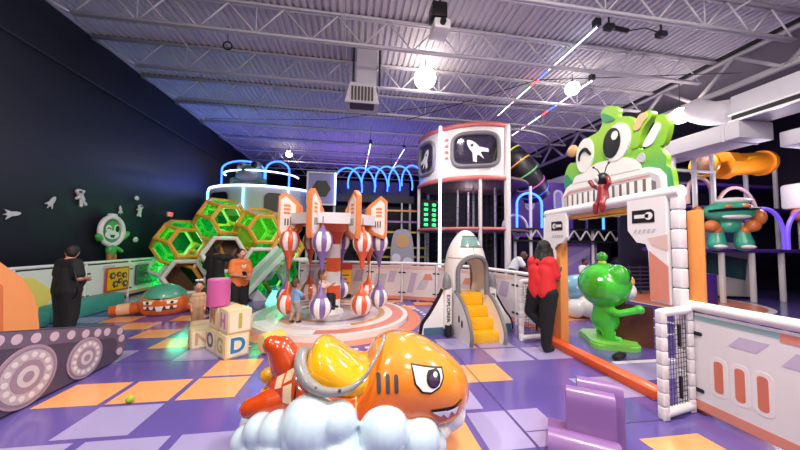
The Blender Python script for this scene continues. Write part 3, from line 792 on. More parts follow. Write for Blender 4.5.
b = MB(mat('nose_glass', '#7FA6A0', .12, coat=.6)); a0, a1 = -PI/2-.75, -PI/2+.75
b.lathe([(.284, 1.51), (.243, 1.595), (.19, 1.67)], (0, .70, 0), 14, a0=a0, a1=a1); b.build('nose_window', rk)
b = MB(RKG); b.tube([(.292*math.cos(a), .70+.292*math.sin(a), 1.495) for a in [a0+(a1-a0)*k/14 for k in range(15)]], .012, 6); b.tube([(.185*math.cos(a), .70+.185*math.sin(a), 1.68) for a in [a0+(a1-a0)*k/14 for k in range(15)]], .010, 6)
b.tube([(r*1.005*math.cos(-PI/2), .70-r*1.005, z) for r, z in prof if 1.36 < z < 1.5], .005, 5); b.tube([(.35*math.cos(a), .70+.35*math.sin(a), 1.30) for a in [PI+.1+(PI*.28)*k/8 for k in range(9)]], .005, 5)
b.build('trim_line', rk)
for s in (-1, 1):
    b = MB(RKW); b.prism([(s*.36, .12), (s*.48, .12), (s*.48, .74), (s*.43, .80), (s*.36, .80)][::s], .52, .62, FY @ T(0, 0, -1.1)); bo = b.build('booster_panel', rk)
    b = MB(RKG); b.lathe([(.075, .80), (.07, .9), (.05, 1.0), (.0, 1.06)], (s*.43, .53, 0), 14); b.build('booster_cone', bo)
    b = MB(BLKS); b.lathe([(.05, .0), (.06, .04), (.06, .16), (.05, .2)], (s*.43, .45, 0), 14); b.build('booster_foot', bo)
    text('EXPLORER', .085, DGREY, bo, T(s*.42, .475, .46) @ R(y=PI/2) @ FY, 'lettering', .003, sx=1.15)
    edge = smooth_path([(s*.47, .6, .76), (s*.54, .6, .62), (s*.70, .6, .36), (s*.82, .6, .2), (s*.86, .6, .02)], 6)
    b = MB(RKW); b.prism([(p.x, p.z) for p in edge]+[(s*.36, .02), (s*.36, .76)], .62, .68, FY @ T(0, 0, -1.25)); fn = b.build('side_fin', rk)
    b = MB(BLACK); b.tube(edge, .04, 8, sx=.8, sy=1.1); b.build('fin_edge', fn)
    b = MB(SB); b.prism([(s*.82, .0), (s*.36, .0), (s*.36, .13), (s*.82, .13)][::s], .60, .70, FY @ T(0, 0, -1.25)); b.build('fin_base', fn)

# ------------------------------------------------------------------ gate, pitch side net and right fence
g_ = thing('gate', 'tall gate of orange posts and white padded crossbar with key panels', 'gate', (3.2, 3.3, 0))
def pads(b, a, c, w, n, d=None):
    a, c = V(a), V(c); ax = (c-a)/n
    for k in range(n):
        m_ = a+ax*(k+.5); L = ax.length*.985
        dim = [w, w, w]; i = max(range(3), key=lambda q: abs(ax[q])); dim[i] = L
        b.box(m_, dim, bev=w*.17, seg=3)
b = MB(ORANGE); b.box((.0, .93, .92), (.14, .20, 1.84), bev=.02); b.build('orange_post', g_)
b = MB(ORANGE); b.box((.045, -.93, .95), (.05, .12, 1.9), bev=.012); b.build('orange_post', g_)
b = MB(RORANGE); b.box((-.13, .21, .05), (.17, 1.82, .10), bev=.015); b.build('floor_beam', g_)
b = MB(PADW); pads(b, (-.06, -.86, 0), (-.06, -.86, 2.1), .09, 11); b.build('padded_post', g_)
b = MB(PADW); b.tube([(-.06, 1.14, 2.05), (-.06, -.9, 2.09)], .065, 12); b.build('crossbar', g_)
b = MB(PADW); b.box((-.06, 1.13, 1.0), (.1, .1, 2.02), bev=.02); b.build('thin_post', g_)
b = MB(ORANGE); b.prism([(1.08, 1.97), (-.8, 2.0), (-.8, 1.955), (1.08, 1.93)], -.04, .06, FX); b.m(mat('strip_yellow', '#D9C24A', .5)); b.prism([(.5, 1.93), (-.5, 1.95), (-.5, 1.925), (.5, 1.91)], -.02, .04, FX); b.build('fabric_strip', g_)
def keyboard(F, flip, parent, sc=1.):
    # outline in (along, up); flip mirrors the gusset
    q = [(0, 0), (.42, 0), (.42, -.36), (.30, -.46), (.16, -.46), (.10, -.52)]
    if flip: out = [(0, .02), (-.44, .02), (-.44, -.33), (-.33, -.47), (-.22, -.47), (-.19, -.55), (-.19, -1.08), (0, -1.08)]
    else: out = [(0, .02), (.48, .02), (.48, -.36), (.4, -.45), (.28, -.45), (.2, -.52), (.2, -.7), (0, -.7)]
    b = MB(PADW); b.prism(out, -.02, .02, F, bev=.01); bd = b.build('key_panel', parent)
    cx_ = -.24 if flip else .28
    b = MB(BLACK); b.prism([(cx_-.13, -.25), (cx_+.12, -.25), (cx_+.12, -.14), (cx_+.09, -.11), (cx_-.13, -.11)], .021, .024, F); b.build('key_plate', bd)
    b = MB(WHITE); b.disc((cx_+(.06 if flip else -.06), -.18), .042, F, .024, .027, 16); b.prism([(cx_-.10, -.2), (cx_+.06, -.2), (cx_+.06, -.16), (cx_-.10, -.16)] if flip else [(cx_-.06, -.2), (cx_+.10, -.2), (cx_+.10, -.16), (cx_-.06, -.16)], .024, .027, F); b.build('key_symbol', bd)
    b = MB(LGREY)
    for k in range(5): b.prism([(cx_-.12+.05*k, -.36), (cx_-.09+.05*k, -.36), (cx_-.07+.05*k, -.32), (cx_-.10+.05*k, -.32)], .021, .023, F)
    if flip: b.m(CORAL); b.prism([(-.19, -1.06), (0, -1.06), (0, -.7), (-.19, -.55)], .021, .023, F); b.m(mat('pale_coral', '#DDBFB6', .45)); b.prism([(-.15, -.50), (0, -.55), (0, -.38), (-.2, -.42)], .021, .023, F)
    b.build('print', bd)
# panels face the play floor (-x); u runs along -y so that the picture reads left to right
FMX = Matrix(((0, 0, -1, 0), (-1, 0, 0, 0), (0, 1, 0, 0), (0, 0, 0, 1)))
keyboard(T(-.10, 1.10, 2.02) @ FMX, False, g_)
keyboard(T(-.10, -.80, 2.05) @ FMX, True, g_)

t = fence('white fence panel with three coral slots ending the right side', [(3.2, 2.42), (3.2, .75)], .985, [[]], rail_r=.048)
pn = [c for c in t.children if c.name.startswith('panel')][0]
b = MB(mat('slot_coral', '#CB7560', .45)); F = T(-.0, 0, 0) @ FMX
for u in (.225, .37, .51): b.prism(rrect(.065, .27, .026, 4, (u, .40)), .012, .017, F)
b.build('coral_slot', pn)
b = MB(mat('slot_halo', '#E5DFE1', .4))
for u in (.225, .37, .51): b.prism(rrect(.125, .34, .05, 4, (u, .40)), .012, .0145, F)
b.m(LAV)
for q in ([(.3, .70), (.48, .70), (.56, .80), (.38, .80)], [(.62, .66), (.86, .66), (.94, .78), (.70, .78)], [(.9, .2), (1.2, .2), (1.3, .4), (1.0, .4)]): b.prism(q, .012, .0145, F)
b.m(mat('teal_band', '#8FB4B4', .4)); b.prism([(.05, .865), (.62, .865), (.62, .905), (.05, .905)], .012, .016, F); b.m(CORAL); b.prism([(.62, .84), (1.6, .84), (1.6, .905), (.62, .905)], .012, .016, F)
b.build('print', pn)
def net(label, x0, x1, y0, y1, loc, coralp=True):
    t = thing('side_net', label, 'net', loc)
    a, c = V((x0, y0, 0)), V((x1, y1, 0))
    for p in (a, c):
        b = MB(PADW); pads(b, p, p+V((0, 0, .97)), .065, 8); b.build('padded_post', t)
    for z in (.055, .945): b = MB(PADW); b.tube([a+V((0, 0, z)), c+V((0, 0, z))], .04, 12); b.build('padded_bar', t)
    b = MB(BLKS); d = c-a
    for k in range(1, 10): b.cyl(a+d*k/10+V((0, 0, .08)), a+d*k/10+V((0, 0, .93)), .0028, n=4)
    for k in range(1, 20): b.cyl(a+V((0, 0, .07+.044*k)), c+V((0, 0, .07+.044*k)), .0028, n=4)
    b.build('netting', t)
    for z in (.25, .72): b = MB(BLACK); b.box(a+d*.62+V((0, -.01, z)), (.022, .02, .2)); b.build('strap', t)
net('short net frame with padded posts joining gate and right fence', -.2, .19, -.05, .03, (2.96, 2.37, 0))
net('short net frame behind the woman in the red top', -.24, .2, .02, .05, (2.9, 4.42, 0))

# giant head cutout above the gate
hd = thing('frog_head_sign', 'giant green winking frog head cutout above the gate', 'sign', (3.5, 3.6, 2.1))
FH = T(0, 0, 0) @ FMX
GL = grad('head_green', [(0, '#3E9A6A'), (.35, '#7CC043'), (.7, '#9CCB3C'), (1, '#8CC63E')], (0, 0, 1), .2, 1.3, .4, .2)
GE = mat('head_edge_green', '#8CC42E', .4, coat=.2); HWT = mat('head_white', '#EDEBE8', .4); GD = mat('head_dark_green', '#2F8A5E', .4)
def hp(pts): return [(3.6-y, z-2.1) for y, z in pts]
sil = [(4.501, 2.355), (4.438, 2.491), (4.452, 2.681), (4.402, 2.815), (4.314, 2.896), (4.20, 2.88), (4.165, 2.93), (4.12, 3.08), (4.0, 3.18), (3.86, 3.20), (3.734, 3.22), (3.666, 3.311), (3.692, 3.448), (3.618, 3.516), (3.496, 3.487), (3.403, 3.389), (3.406, 3.30), (3.269, 3.24), (3.18, 3.14), (3.15, 2.98), (3.14, 2.78), (3.04, 2.74), (2.945, 2.88), (2.915, 3.05), (2.85, 3.085), (2.785, 3.016), (2.768, 2.901), (2.821, 2.736), (2.872, 2.704), (2.81, 2.582), (2.808, 2.474), (2.76, 2.416), (2.74, 2.25), (2.75, 2.09), (3.6, 2.07), (4.45, 2.09), (4.50, 2.2)]
b = MB(GE); b.prism(smooth2(hp(sil), 4), -.05, .02, FH, front=GL); b.build('head_board', hd)
b = MB(GE); b.prism(smooth2(hp([(3.20, 2.80), (3.18, 2.98), (3.10, 3.14), (3.02, 3.19), (2.955, 3.17), (2.945, 3.10), (3.03, 3.02), (3.09, 2.90), (3.12, 2.80)]), 4), -.05, .035, FH, front=GL); ar = b.build('arm', hd)
PEA = mat('peach_pad', '#E5B98C', .4)
b = MB(PEA); b.prism(smooth2(hp([(3.172, 3.03), (3.10, 3.165), (3.018, 3.177), (2.99, 3.113), (3.037, 3.068), (3.10, 3.0)]), 4), .035, .05, FH); b.build('hand_pad', ar)
b = MB(HWT); b.prism(smooth2(hp([(3.07, 2.78), (2.95, 2.95), (2.90, 3.0), (2.858, 2.965), (2.872, 2.884), (2.96, 2.765)]), 4), .02, .035, FH); b.build('ear_patch', hd)
b = MB(mat('peach_ball', '#D9A774', .4)); b.ell(FH @ V((3.6-4.30, 1.0, -.02)), (.07, .1, .1)); b.build('hand_ball', hd)
b = MB(GD); b.prism(smooth2(hp([(3.60, 3.29), (3.66, 3.36), (3.66, 3.45), (3.58, 3.40), (3.50, 3.33), (3.46, 3.27)]), 4), .02, .03, FH); b.build('shade_patch', hd); b = MB(GD); b.prism(smooth2(hp([(4.44, 2.5), (4.42, 2.72), (4.36, 2.70), (4.30, 2.62), (4.24, 2.58), (4.2, 2.5)]), 4), .02, .03, FH)
b.build('shade_patch', hd)
b = MB(HWT); b.prism(smooth2(hp([(4.28, 2.42), (4.25, 2.54), (4.183, 2.64), (4.05, 2.66), (3.979, 2.67), (3.79, 2.745), (3.538, 2.735), (3.348, 2.718), (3.195, 2.65), (3.11, 2.56), (3.15, 2.46), (3.6, 2.42)]), 4), .02, .04, FH); b.build('muzzle', hd)
b = MB(HWT); b.disc((3.6-3.985, .83), .165, FH, .02, .045, 28, .26, -.1); el = b.build('eye_patch', hd)
b = MB(BLACK); b.tube([FH @ V((3.6-y, z-2.1, .05)) for y, z in smooth2([(4.075, 2.87), (4.05, 2.985), (3.96, 3.02), (3.90, 2.96), (3.87, 2.90)], 5)[:21]], [.012+.016*math.sin(PI*k/20) for k in range(21)], 6); b.build('closed_eyelid', el)
b = MB(HWT); b.disc((3.6-3.42, .845), .195, FH, .02, .05, 28, .25, -.15); er = b.build('eye_patch', hd)
b = MB(BLACK); b.disc((3.6-3.485, .855), .135, FH, .05, .06, 28, .205, -.1); b.build('pupil', er)
b = MB(HWT); b.disc((3.6-3.425, .94), .05, FH, .06, .068, 16, .06); b.build('eye_glint', er)
b = MB(LGREY); b.prism(smooth2(hp([(3.16, 2.62), (3.10, 2.70), (3.05, 2.66), (3.06, 2.58)]), 4), .02, .036, FH); b.build('cheek_mark', hd)
b = MB(HWT); b.prism(hp([(4.50, 2.12), (4.471, 2.38), (4.38, 2.50), (4.28, 2.54), (3.0, 2.50), (2.88, 2.45), (2.81, 2.36), (2.80, 2.12)]), .02, .05, FH, bev=.01); ba = b.build('grille_board', hd)
b = MB(LGREY); b.prism(hp([(4.45, 2.12), (4.44, 2.35), (4.30, 2.44), (2.97, 2.43), (2.87, 2.37), (2.85, 2.30), (2.85, 2.12)]), .05, .056, FH)
b.m(CORAL); b.prism(hp([(4.44, 2.34), (4.30, 2.415), (2.97, 2.40), (2.97, 2.385), (4.30, 2.395), (4.42, 2.33)]), .056, .06, FH); b.m(mat('grille_grey', '#6F6A74', .5)); b.prism(hp([(4.35, 2.12), (4.35, 2.36), (3.0, 2.36), (2.9, 2.3), (2.9, 2.12)]), .056, .062, FH); b.build('grille_field', ba)
for k in range(13):
    y = 4.30-.108*k; b = MB(HWT); b.prism(hp([(y, 2.12), (y, 2.355), (y-.055, 2.355), (y-.055, 2.12)]), .062, .075, FH); b.build('grille_bar', ba)
b = MB(STEEL)
for y in (4.2, 3.6, 3.0): b.box((.12, y-3.6, .1), (.05, .05, .5)); 
b.box((.12, 0, -.06), (.06, 1.7, .06)); b.box((-.1, .85, -.06), (.5, .04, .04)); b.box((-.1, -.75, -.06), (.5, .04, .04)); b.build('bracket', hd)
# small bug figure on the crossbar
bg = thing('bug_figure', 'small red bug figure with black helmet sitting on the crossbar', 'figure', (3.12, 3.30, 2.13))
RB = mat('bug_red', '#8E2226', .35, coat=.3)
bl = Blob(); bl.cap((0, 0, .0), (0, 0, .17), .075, .055).chain([(0, .05, .15), (-.02, .13, .20), (-.03, .17, .27)], [.03, .026, .03]).chain([(0, -.05, .15), (-.02, -.12, .19), (-.02, -.1, .26)], [.03, .026, .03]).chain([(0, .04, .02), (-.06, .05, -.06), (-.06, .06, -.16)], [.04, .035, .03]).chain([(0, -.04, .02), (-.06, -.05, -.06), (-.06, -.05, -.14)], [.04, .035, .03])
bl.build('body', RB, bg, .012, 3)
b = MB(BLACK); b.ell((0, 0, .27), (.075, .08, .085)); hd2 = b.build('head', bg)
b = MB(LGREY); b.ell((-.045, .02, .27), (.04, .05, .05)); b.build('visor', hd2)
for s in (-1, 1): b = MB(BLACK); b.tube([(0, s*.03, .33), (-.01, s*.07, .41), (-.02, s*.12, .45)], .007, 6); b.ell((-.02, s*.12, .45), .015, n=8, k=6); b.build('antenna', hd2)

# ------------------------------------------------------------------ green frog sculpture with a board
fr = thing('frog_statue', 'glossy bright green frog statue seen from behind on green slab holding a board', 'statue', (4.0, 4.25, 0), 1.15)
G1 = mat('frog_green', '#45C434', .12, coat=.9); G2 = mat('slab_green', '#7BCB4E', .25, coat=.3)
bl = Blob(); bl.ell((0, 0, .91), (.40, .37, .36)).ell((-.25, -.10, 1.08), (.16, .15, .18)).ell((.25, -.10, 1.08), (.16, .15, .18)).ell((0, .0, .42), (.2, .17, .2)).cap((0, 0, .35), (0, 0, .6), .2, .15)
for s in (-1, 1): bl.chain([(s*.1, 0, .3), (s*.13, .01, .16), (s*.14, -.02, .09)], [.10, .08, .085]).cap((s*.14, 0, .085), (s*.16, -.13, .085), .07, .06)
bl.chain([(.16, 0, .54), (.30, -.1, .50), (.38, -.32, .60)], [.07, .055, .055]); bl.chain([(-.16, 0, .54), (-.3, -.08, .52), (-.36, -.30, .60)], [.07, .055, .055])
bl.ell((.38, -.34, .61), .07).ell((-.36, -.32, .61), .07)
bl.cap((0, .02, 1.24), (0, .02, 1.30), .04, .035)
fo = bl.build('body', G1, fr, .017, 4)
b = MB(mat('bud_green', '#46BE3A', .15, coat=.8)); b.ell((0, .02, 1.365), (.08, .08, .075)); b.build('head_bud', fr)
b = MB(mat('frog_yellow', '#D9D63C', .25, coat=.5)); b.lathe([(.07, 1.235), (.06, 1.28), (.045, 1.30)], (0, .02, 0), 16); b.build('bud_collar', fr)
b = MB(HWT); b.ell((0, -.24, .84), (.28, .18, .17)); b.build('muzzle', fr)
b = MB(mat('frog_peach', '#E9B66E', .25, coat=.5)); b.ell((0, -.26, .99), (.24, .14, .13)); b.build('face_patch', fr)
for s in (-1, 1): b = MB(BLACK); b.ell((s*.25, -.235, 1.09), (.08, .035, .1)); b.build('eye', fr)
b = MB(G2); b.prism(smooth2([(-.42, .10), (-.36, .28), (0, .28), (.34, .28), (.42, .1), (.4, -.26), (0, -.36), (-.36, -.32)], 5), 0, .09, bev=.03); b.build('slab', fr)
t = thing('board_sign', 'dark brown blank board held up by the green frog', 'board', (4.25, 3.98, 0), -.95)
b = MB(mat('board_brown', '#5A3026', .35)); b.prism([(-.23, .03), (.23, .03), (.23, .64), (-.23, .64)], -.02, .02, FY, bev=.006); b.m(mat('board_edge', '#2C1813', .5)); b.prism([(-.21, .05), (.21, .05), (.21, .62), (-.21, .62)], -.024, -.02, FY); b.build('board_panel', t)
t = thing('floor_pad', 'small black pad lying by the frog slab at the gate beam', 'pad', (3.62, 3.62, .0), .5)
b = MB(BLKS); b.box((0, 0, .035), (.28, .1, .06), bev=.02); b.build('pad_body', t)

# ------------------------------------------------------------------ purple foam seat in the corner
PF = mat('purple_foam', '#8B649F', .33, coat=.25, bump=.06, bscale=14); PFS = mat('purple_foam_lit_side', '#B79BC4', .35, coat=.2)  # right ends lighter: reflected light is put into their colour
t = thing('foam_chair', 'purple foam seat with rolled front and two upright cushions', 'foam seat', (1.64, 2.12, 0), -.61)
prof = [(-.27, .005), (-.28, .09), (-.25, .17), (-.19, .205), (-.12, .19), (-.06, .135), (-.03, .12), (.17, .10), (.17, .005)]
b = MB(PF); b.prism([(p[0], p[1]) for p in prof], -.13, .31, FX, front=PFS); b.build('front_roll', t, sharp=50)
def cush(y, h):
    q = [(y-.02, .10), (y-.015, h-.09), (y-.0, h-.03), (y+.04, h), (y+.09, h-.01), (y+.125, h-.05), (y+.14, h-.12), (y+.15, .10)]
    return q
b = MB(PF); b.prism(cush(-.01, .445), .0, .315, FX, front=PFS); b.build('cushion', t, sharp=50)
b = MB(PF); b.prism([(.14, .005)]+cush(.19, .455)[1:-1]+[(.35, .005)], .09, .40, FX, front=PFS); b.build('cushion', t, sharp=50)

# ------------------------------------------------------------------ digger cutout on the left
tk = thing('digger_cutout', 'thick orange digger cutout on dotted purple crawler track at the left edge', 'play panel', (-2.95, 3.2, 0))
TR1 = mat('track_dark', '#4E4457', .4, coat=.2); TR2 = mat('track_plum', '#6B5C72', .4, coat=.2); DOT = mat('track_dot', '#C9B2C2', .4)
side = [(-1.6, .02), (1.02, .02), (1.12, .05), (1.18, .12), (1.20, .22), (1.17, .33), (1.10, .42), (1.0, .47), (-.21, .75), (-1.0, .93), (-1.6, 1.07)]
b = MB(TR1); b.prism(side, -.30, 0, FX)
b.m(TR2)
ctr = [V((0, y, z)) for y, z in side[2:]]
def inset(k, d):
    a, c = ctr[max(k-1, 0)], ctr[min(k+1, len(ctr)-1)]; t_ = (c-a).normalized()
    return ctr[k]+V((0, -t_.z, t_.y))*d
for k in range(len(ctr)-1):
    b.poly([V((.004, *inset(k, .004).yz)), V((.004, *inset(k+1, .004).yz)), V((.004, *inset(k+1, .145).yz)), V((.004, *inset(k, .145).yz))])
    b.poly([V((.002, *inset(k, -.003).yz)), V((.002, *inset(k+1, -.003).yz)), V((-.30, *inset(k+1, -.003).yz)), V((-.30, *inset(k, -.003).yz))])
body_ = b.build('track', tk, sharp=30)
path = smooth_path([(0, *inset(k, .072).yz) for k in range(len(ctr))], 8); acc = 0; last = path[0]; nxt = .03
for k in range(1, len(path)):
    acc += (path[k]-last).length; last = path[k]
    if acc >= nxt:
        nxt += .165; b = MB(DOT); b.disc((path[k].y, path[k].z), .045, FX, .004, .009, 18); b.build('track_dot', body_)
def wheel(y, z, r):
    b = MB(mat('wheel_ring', '#A88EA0', .4)); b.disc((y, z), r, FX, .003, .012, 40)
    b.m(mat('wheel_plum', '#8E7A8C', .4)); b.disc((y, z), r*.92, FX, .012, .015, 40); b.m(mat('wheel_grey', '#B8AAB2', .4)); b.disc((y, z), r*.84, FX, .015, .018, 40)
    b.m(mat('wheel_mid', '#9C8496', .4)); b.disc((y, z), r*.52, FX, .018, .021, 32); b.m(mat('wheel_core', '#CDC3C6', .4)); b.disc((y, z), r*.34, FX, .021, .024, 24); b.m(mat('wheel_mid', '#9C8496')); b.disc((y, z), r*.17, FX, .024, .027, 20)
    o = b.build('wheel', tk)
    b = MB(mat('wheel_dot', '#DCD2D4', .4))
    for k in range(14): a = 2*PI*k/14; b.disc((y+r*.68*math.cos(a), z+r*.68*math.sin(a)), r*.095, FX, .018, .022, 12)
    b.build('wheel_dot', o)
wheel(.015, .285, .272); wheel(.61, .225, .215); wheel(-.75, .36, .33)
CB = mat('cab_orange', '#E4955A', .4, coat=.2)
b = MB(CB); q = [(-1.3, .4), (.24, .4), (.24, .63), (.21, .84), (.15, 1.02), (.04, 1.18), (-.13, 1.33), (-.33, 1.44), (-.62, 1.49), (-1.3, 1.49)]
b.prism(q, -.27, -.12, FX); cb = b.build('cab', tk)
b = MB(mat('cab_deep', '#C9713F', .4)); b.prism([(-1.28, .6), (-.06, .6), (-.10, 1.12), (-.3, 1.32), (-1.28, 1.4)], -.12, -.117, FX); b.m(CB); b.prism([(-1.2, .62), (-.10, .62), (-.14, 1.0), (-.32, 1.2), (-1.2, 1.3)], -.117, -.114, FX); b.build('cab_window', cb)

# ------------------------------------------------------------------ round orange monster
mo = thing('monster_cushion', 'round orange monster with teal cap and jagged white teeth by the honeycomb', 'soft play figure', (-3.97, 6.95, 0), .25)
OM = mat('monster_orange', '#D5652C', .3, coat=.4)
bl = Blob(); bl.ell((0, 0, .2), (.45, .34, .34)).cap((-.3, 0, .12), (.3, 0, .12), .14); mb = bl.build('body', OM, mo, .02, 4)
for v in mb.data.vertices: v.co.z = max(v.co.z, .004)
bb = bvh_of(mb)
b = MB(mat('monster_teal', '#4E9C82', .35, coat=.3)); b.lathe([(.38, .36), (.35, .45), (.24, .55), (.1, .60), (0, .605)], (0, .02, 0), 24); b.build('cap', mo)
for s in (-1, 1):
    e = decal(bb, [(s*.20-.09, .30), (s*.20+.09, .30), (s*.2+.07, .24), (s*.2-.07, .24)], FY, 1, 'eye', EYEW, mo, .006, .03)
    decal(bb, circ(s*.2, .27, .028, n=10), FY, 1, 'pupil', BLACK, e, .012, .03)
    decal(bb, [(s*.08, .33), (s*.3, .36), (s*.3, .325), (s*.08, .30)], FY, 1, 'eyebrow', mat('brow_yellow', '#E5B04E', .4), mo, .006, .03)
decal(bb, [(-.30, .20), (.30, .20), (.25, .12), (-.25, .12)], FY, 1, 'mouth', mat('mouth_dark', '#6B2A1C', .5), mo, .004, .03)
for k, (x, s_) in enumerate(((-.24, .05), (-.13, .06), (0, .10), (.14, .06), (.25, .05))): decal(bb, [(x-s_*.7, .20), (x+s_*.7, .20), (x+s_*.4, .20-s_*1.0), (x-s_*.4, .20-s_*1.0)], FY, 1, 'tooth', FW, mo, .008, .03)
for s in (-1, 1):
    bl = MB(OM); bl.tube([(s*.38, .02, .14), (s*.62, .0, .12), (s*.88, -.03, .11)], [.13, .115, .10], 14); ar = bl.build('arm', mo)
    b = MB(mat('monster_cream', '#E3B48E', .4)); b.tube([(s*.56, .005, .125), (s*.76, -.015, .115)], .121, 14); b.build('arm_band', ar)

# ------------------------------------------------------------------ reliefs on the dark wall
WR = mat('relief_white', '#D8D6D8', .5)
def relief(name, label, cat, y, z, s, kind, rot=0):
    b = MB(WR); F = T(-6.40, y, z) @ R(x=rot) @ FX      # FX: u->y (image right), v->z, w->x
    if kind == 'rocket':
        b.prism(smooth2([(0, .5), (.12, .3), (.14, 0), (.10, -.25), (-.10, -.25), (-.14, 0), (-.12, .3)], 3), 0, .08, F @ Matrix.Scale(s, 4))
        b.prism([(-.12, .05), (-.32, -.35), (-.1, -.22)], 0, .05, F @ Matrix.Scale(s, 4)); b.prism([(.12, .05), (.1, -.22), (.32, -.35)], 0, .05, F @ Matrix.Scale(s, 4)); b.prism([(-.06, -.22), (.06, -.22), (0, -.48)], 0, .05, F @ Matrix.Scale(s, 4))
    elif kind == 'astronaut':
        G = F @ Matrix.Scale(s, 4)
        b.ell(G @ V((-.05, .33, .06)), .17*s, n=12, k=8)
        for p, q, r in (((0, .2), (.05, -.12), .13), ((.02, .12), (.25, .32), .07), ((-.02, .1), (-.25, .0), .07), ((.03, -.12), (.2, -.42), .08), ((.0, -.12), (-.08, -.45), .08)):
            b.tube([G @ V((p[0], p[1], .04)), G @ V((q[0], q[1], .04))], r*s, 8); b.ell(G @ V((q[0], q[1], .04)), r*s*1.05, n=8, k=6)
        b.m(DGREY); b.ell(G @ V((-.07, .33, .15)), (.08*s, .12*s, .1*s), n=10, k=6)
    else:
        b.ell(F @ V((0, 0, .02)), (.04, s*.5, s*.42), n=14, k=8); b.m(mat('relief_grey', '#A9A6AC', .5)); b.ell(F @ V((s*.1, s*.08, .05)), (.02, s*.14, s*.12), n=10, k=6)
    o = b.build(name); tag(o, label, cat)
relief('rocket_relief', 'white rocket relief on the dark wall nearest the digger cutout', 'wall relief', 6.5, 1.99, .30, 'rocket', -1.4)
relief('rocket_relief', 'white rocket relief between the two astronauts, left of the first', 'wall relief', 7.2, 2.3, .30, 'rocket', -.5)
relief('astronaut_relief', 'larger white floating astronaut relief on the dark wall', 'wall relief', 7.85, 2.5, .42, 'astronaut', .3)
relief('rocket_relief', 'small white rocket relief just above the helmeted green figure', 'wall relief', 9.05, 2.33, .25, 'rocket', .2)
relief('astronaut_relief', 'smaller white astronaut relief right of the helmeted green figure', 'wall relief', 9.75, 2.4, .36, 'astronaut', -.2)
relief('planet_relief', 'tiny white planet relief above the smaller astronaut', 'wall relief', 9.6, 2.75, .16, 'planet')
relief('planet_relief', 'dim grey moon relief low on the wall beside the green figure', 'wall relief', 9.65, 1.53, .2, 'planet')
# helmeted green figure on the wall
al = thing('space_figure', 'green space figure in white helmet standing at the wall above the fence', 'figure', (-6.3, 8.6, .95))
HG = mat('figure_green', '#4FAE55', .35, coat=.3); HT = mat('figure_tan', '#A9743F', .45)
b = MB(WHITE); b.tube([V((.06, .36*math.cos(2*PI*k/28), .80+.36*math.sin(2*PI*k/28))) for k in range(28)], .06, 10, True); b.box((.05, 0, 1.2), (.12, .2, .1), bev=.03); b.build('helmet', al)
b = MB(mat('visor_grey', '#6E7478', .3)); b.disc((0, .8), .33, FX, .0, .05, 28); b.build('visor', al)
bl = Blob(); bl.ell((.05, -.02, .4), (.05, .1, .1)).ell((.08, -.02, .3), (.1, .13, .16)).cap((.08, .1, .38), (.10, .27, .28), .05, .06).cap((.06, .36, .62), (.08, .46, .74), .07, .08).cap((.06, -.36, .6), (.08, -.42, .66), .08, .07); bl.build('body', HG, al, .02, 4)
b = MB(HG); b.disc((.02, .82), .25, FX, .05, .07, 28, .23); fc = b.build('face', al)
b = MB(HWT); b.disc((0, .70), .22, FX, .07, .078, 24, .11); b.disc((-.12, .86), .085, FX, .07, .08, 20, .09); b.disc((.14, .86), .095, FX, .07, .08, 20, .11); b.build('pale_patch', fc)
b = MB(BLACK); b.disc((.15, .86), .065, FX, .08, .086, 18, .085); b.build('eye', fc); b = MB(BLACK); b.tube([(.085, -.17, .85), (.085, -.12, .885), (.085, -.07, .85)], .013, 6); b.build('closed_eye', fc); b = MB(BLACK); b.prism([(-.08, .70), (.08, .70), (.05, .625), (-.04, .625)], .078, .084, FX); b.build('mouth', fc)
for s in (-1, 1): b = MB(HT); b.tube([(.08, s*.06, .2), (.09, s*.07, .08), (.09, s*.075, .0)], [.07, .06, .05], 10); b.ell((.12, s*.075, .0), (.08, .05, .04)); b.build('leg', al)
# exit sign far along the wall
t = thing('exit_sign', 'small red lit exit sign far along the dark wall', 'sign', (-6.42, 11.25, 2.42))
b = MB(mat('exit_white', '#D8C8C8', .5)); b.box((0, 0, 0), (.06, .34, .22), bev=.01); b.build('case', t)
t.scale = (1, .75, .75)
text('EXIT', .17, mat('exit_red', '#E02A2A', .4, emit=3, ecol='#FF2A2A'), t, T(.032, 0, 0) @ FX, 'lettering', .004)

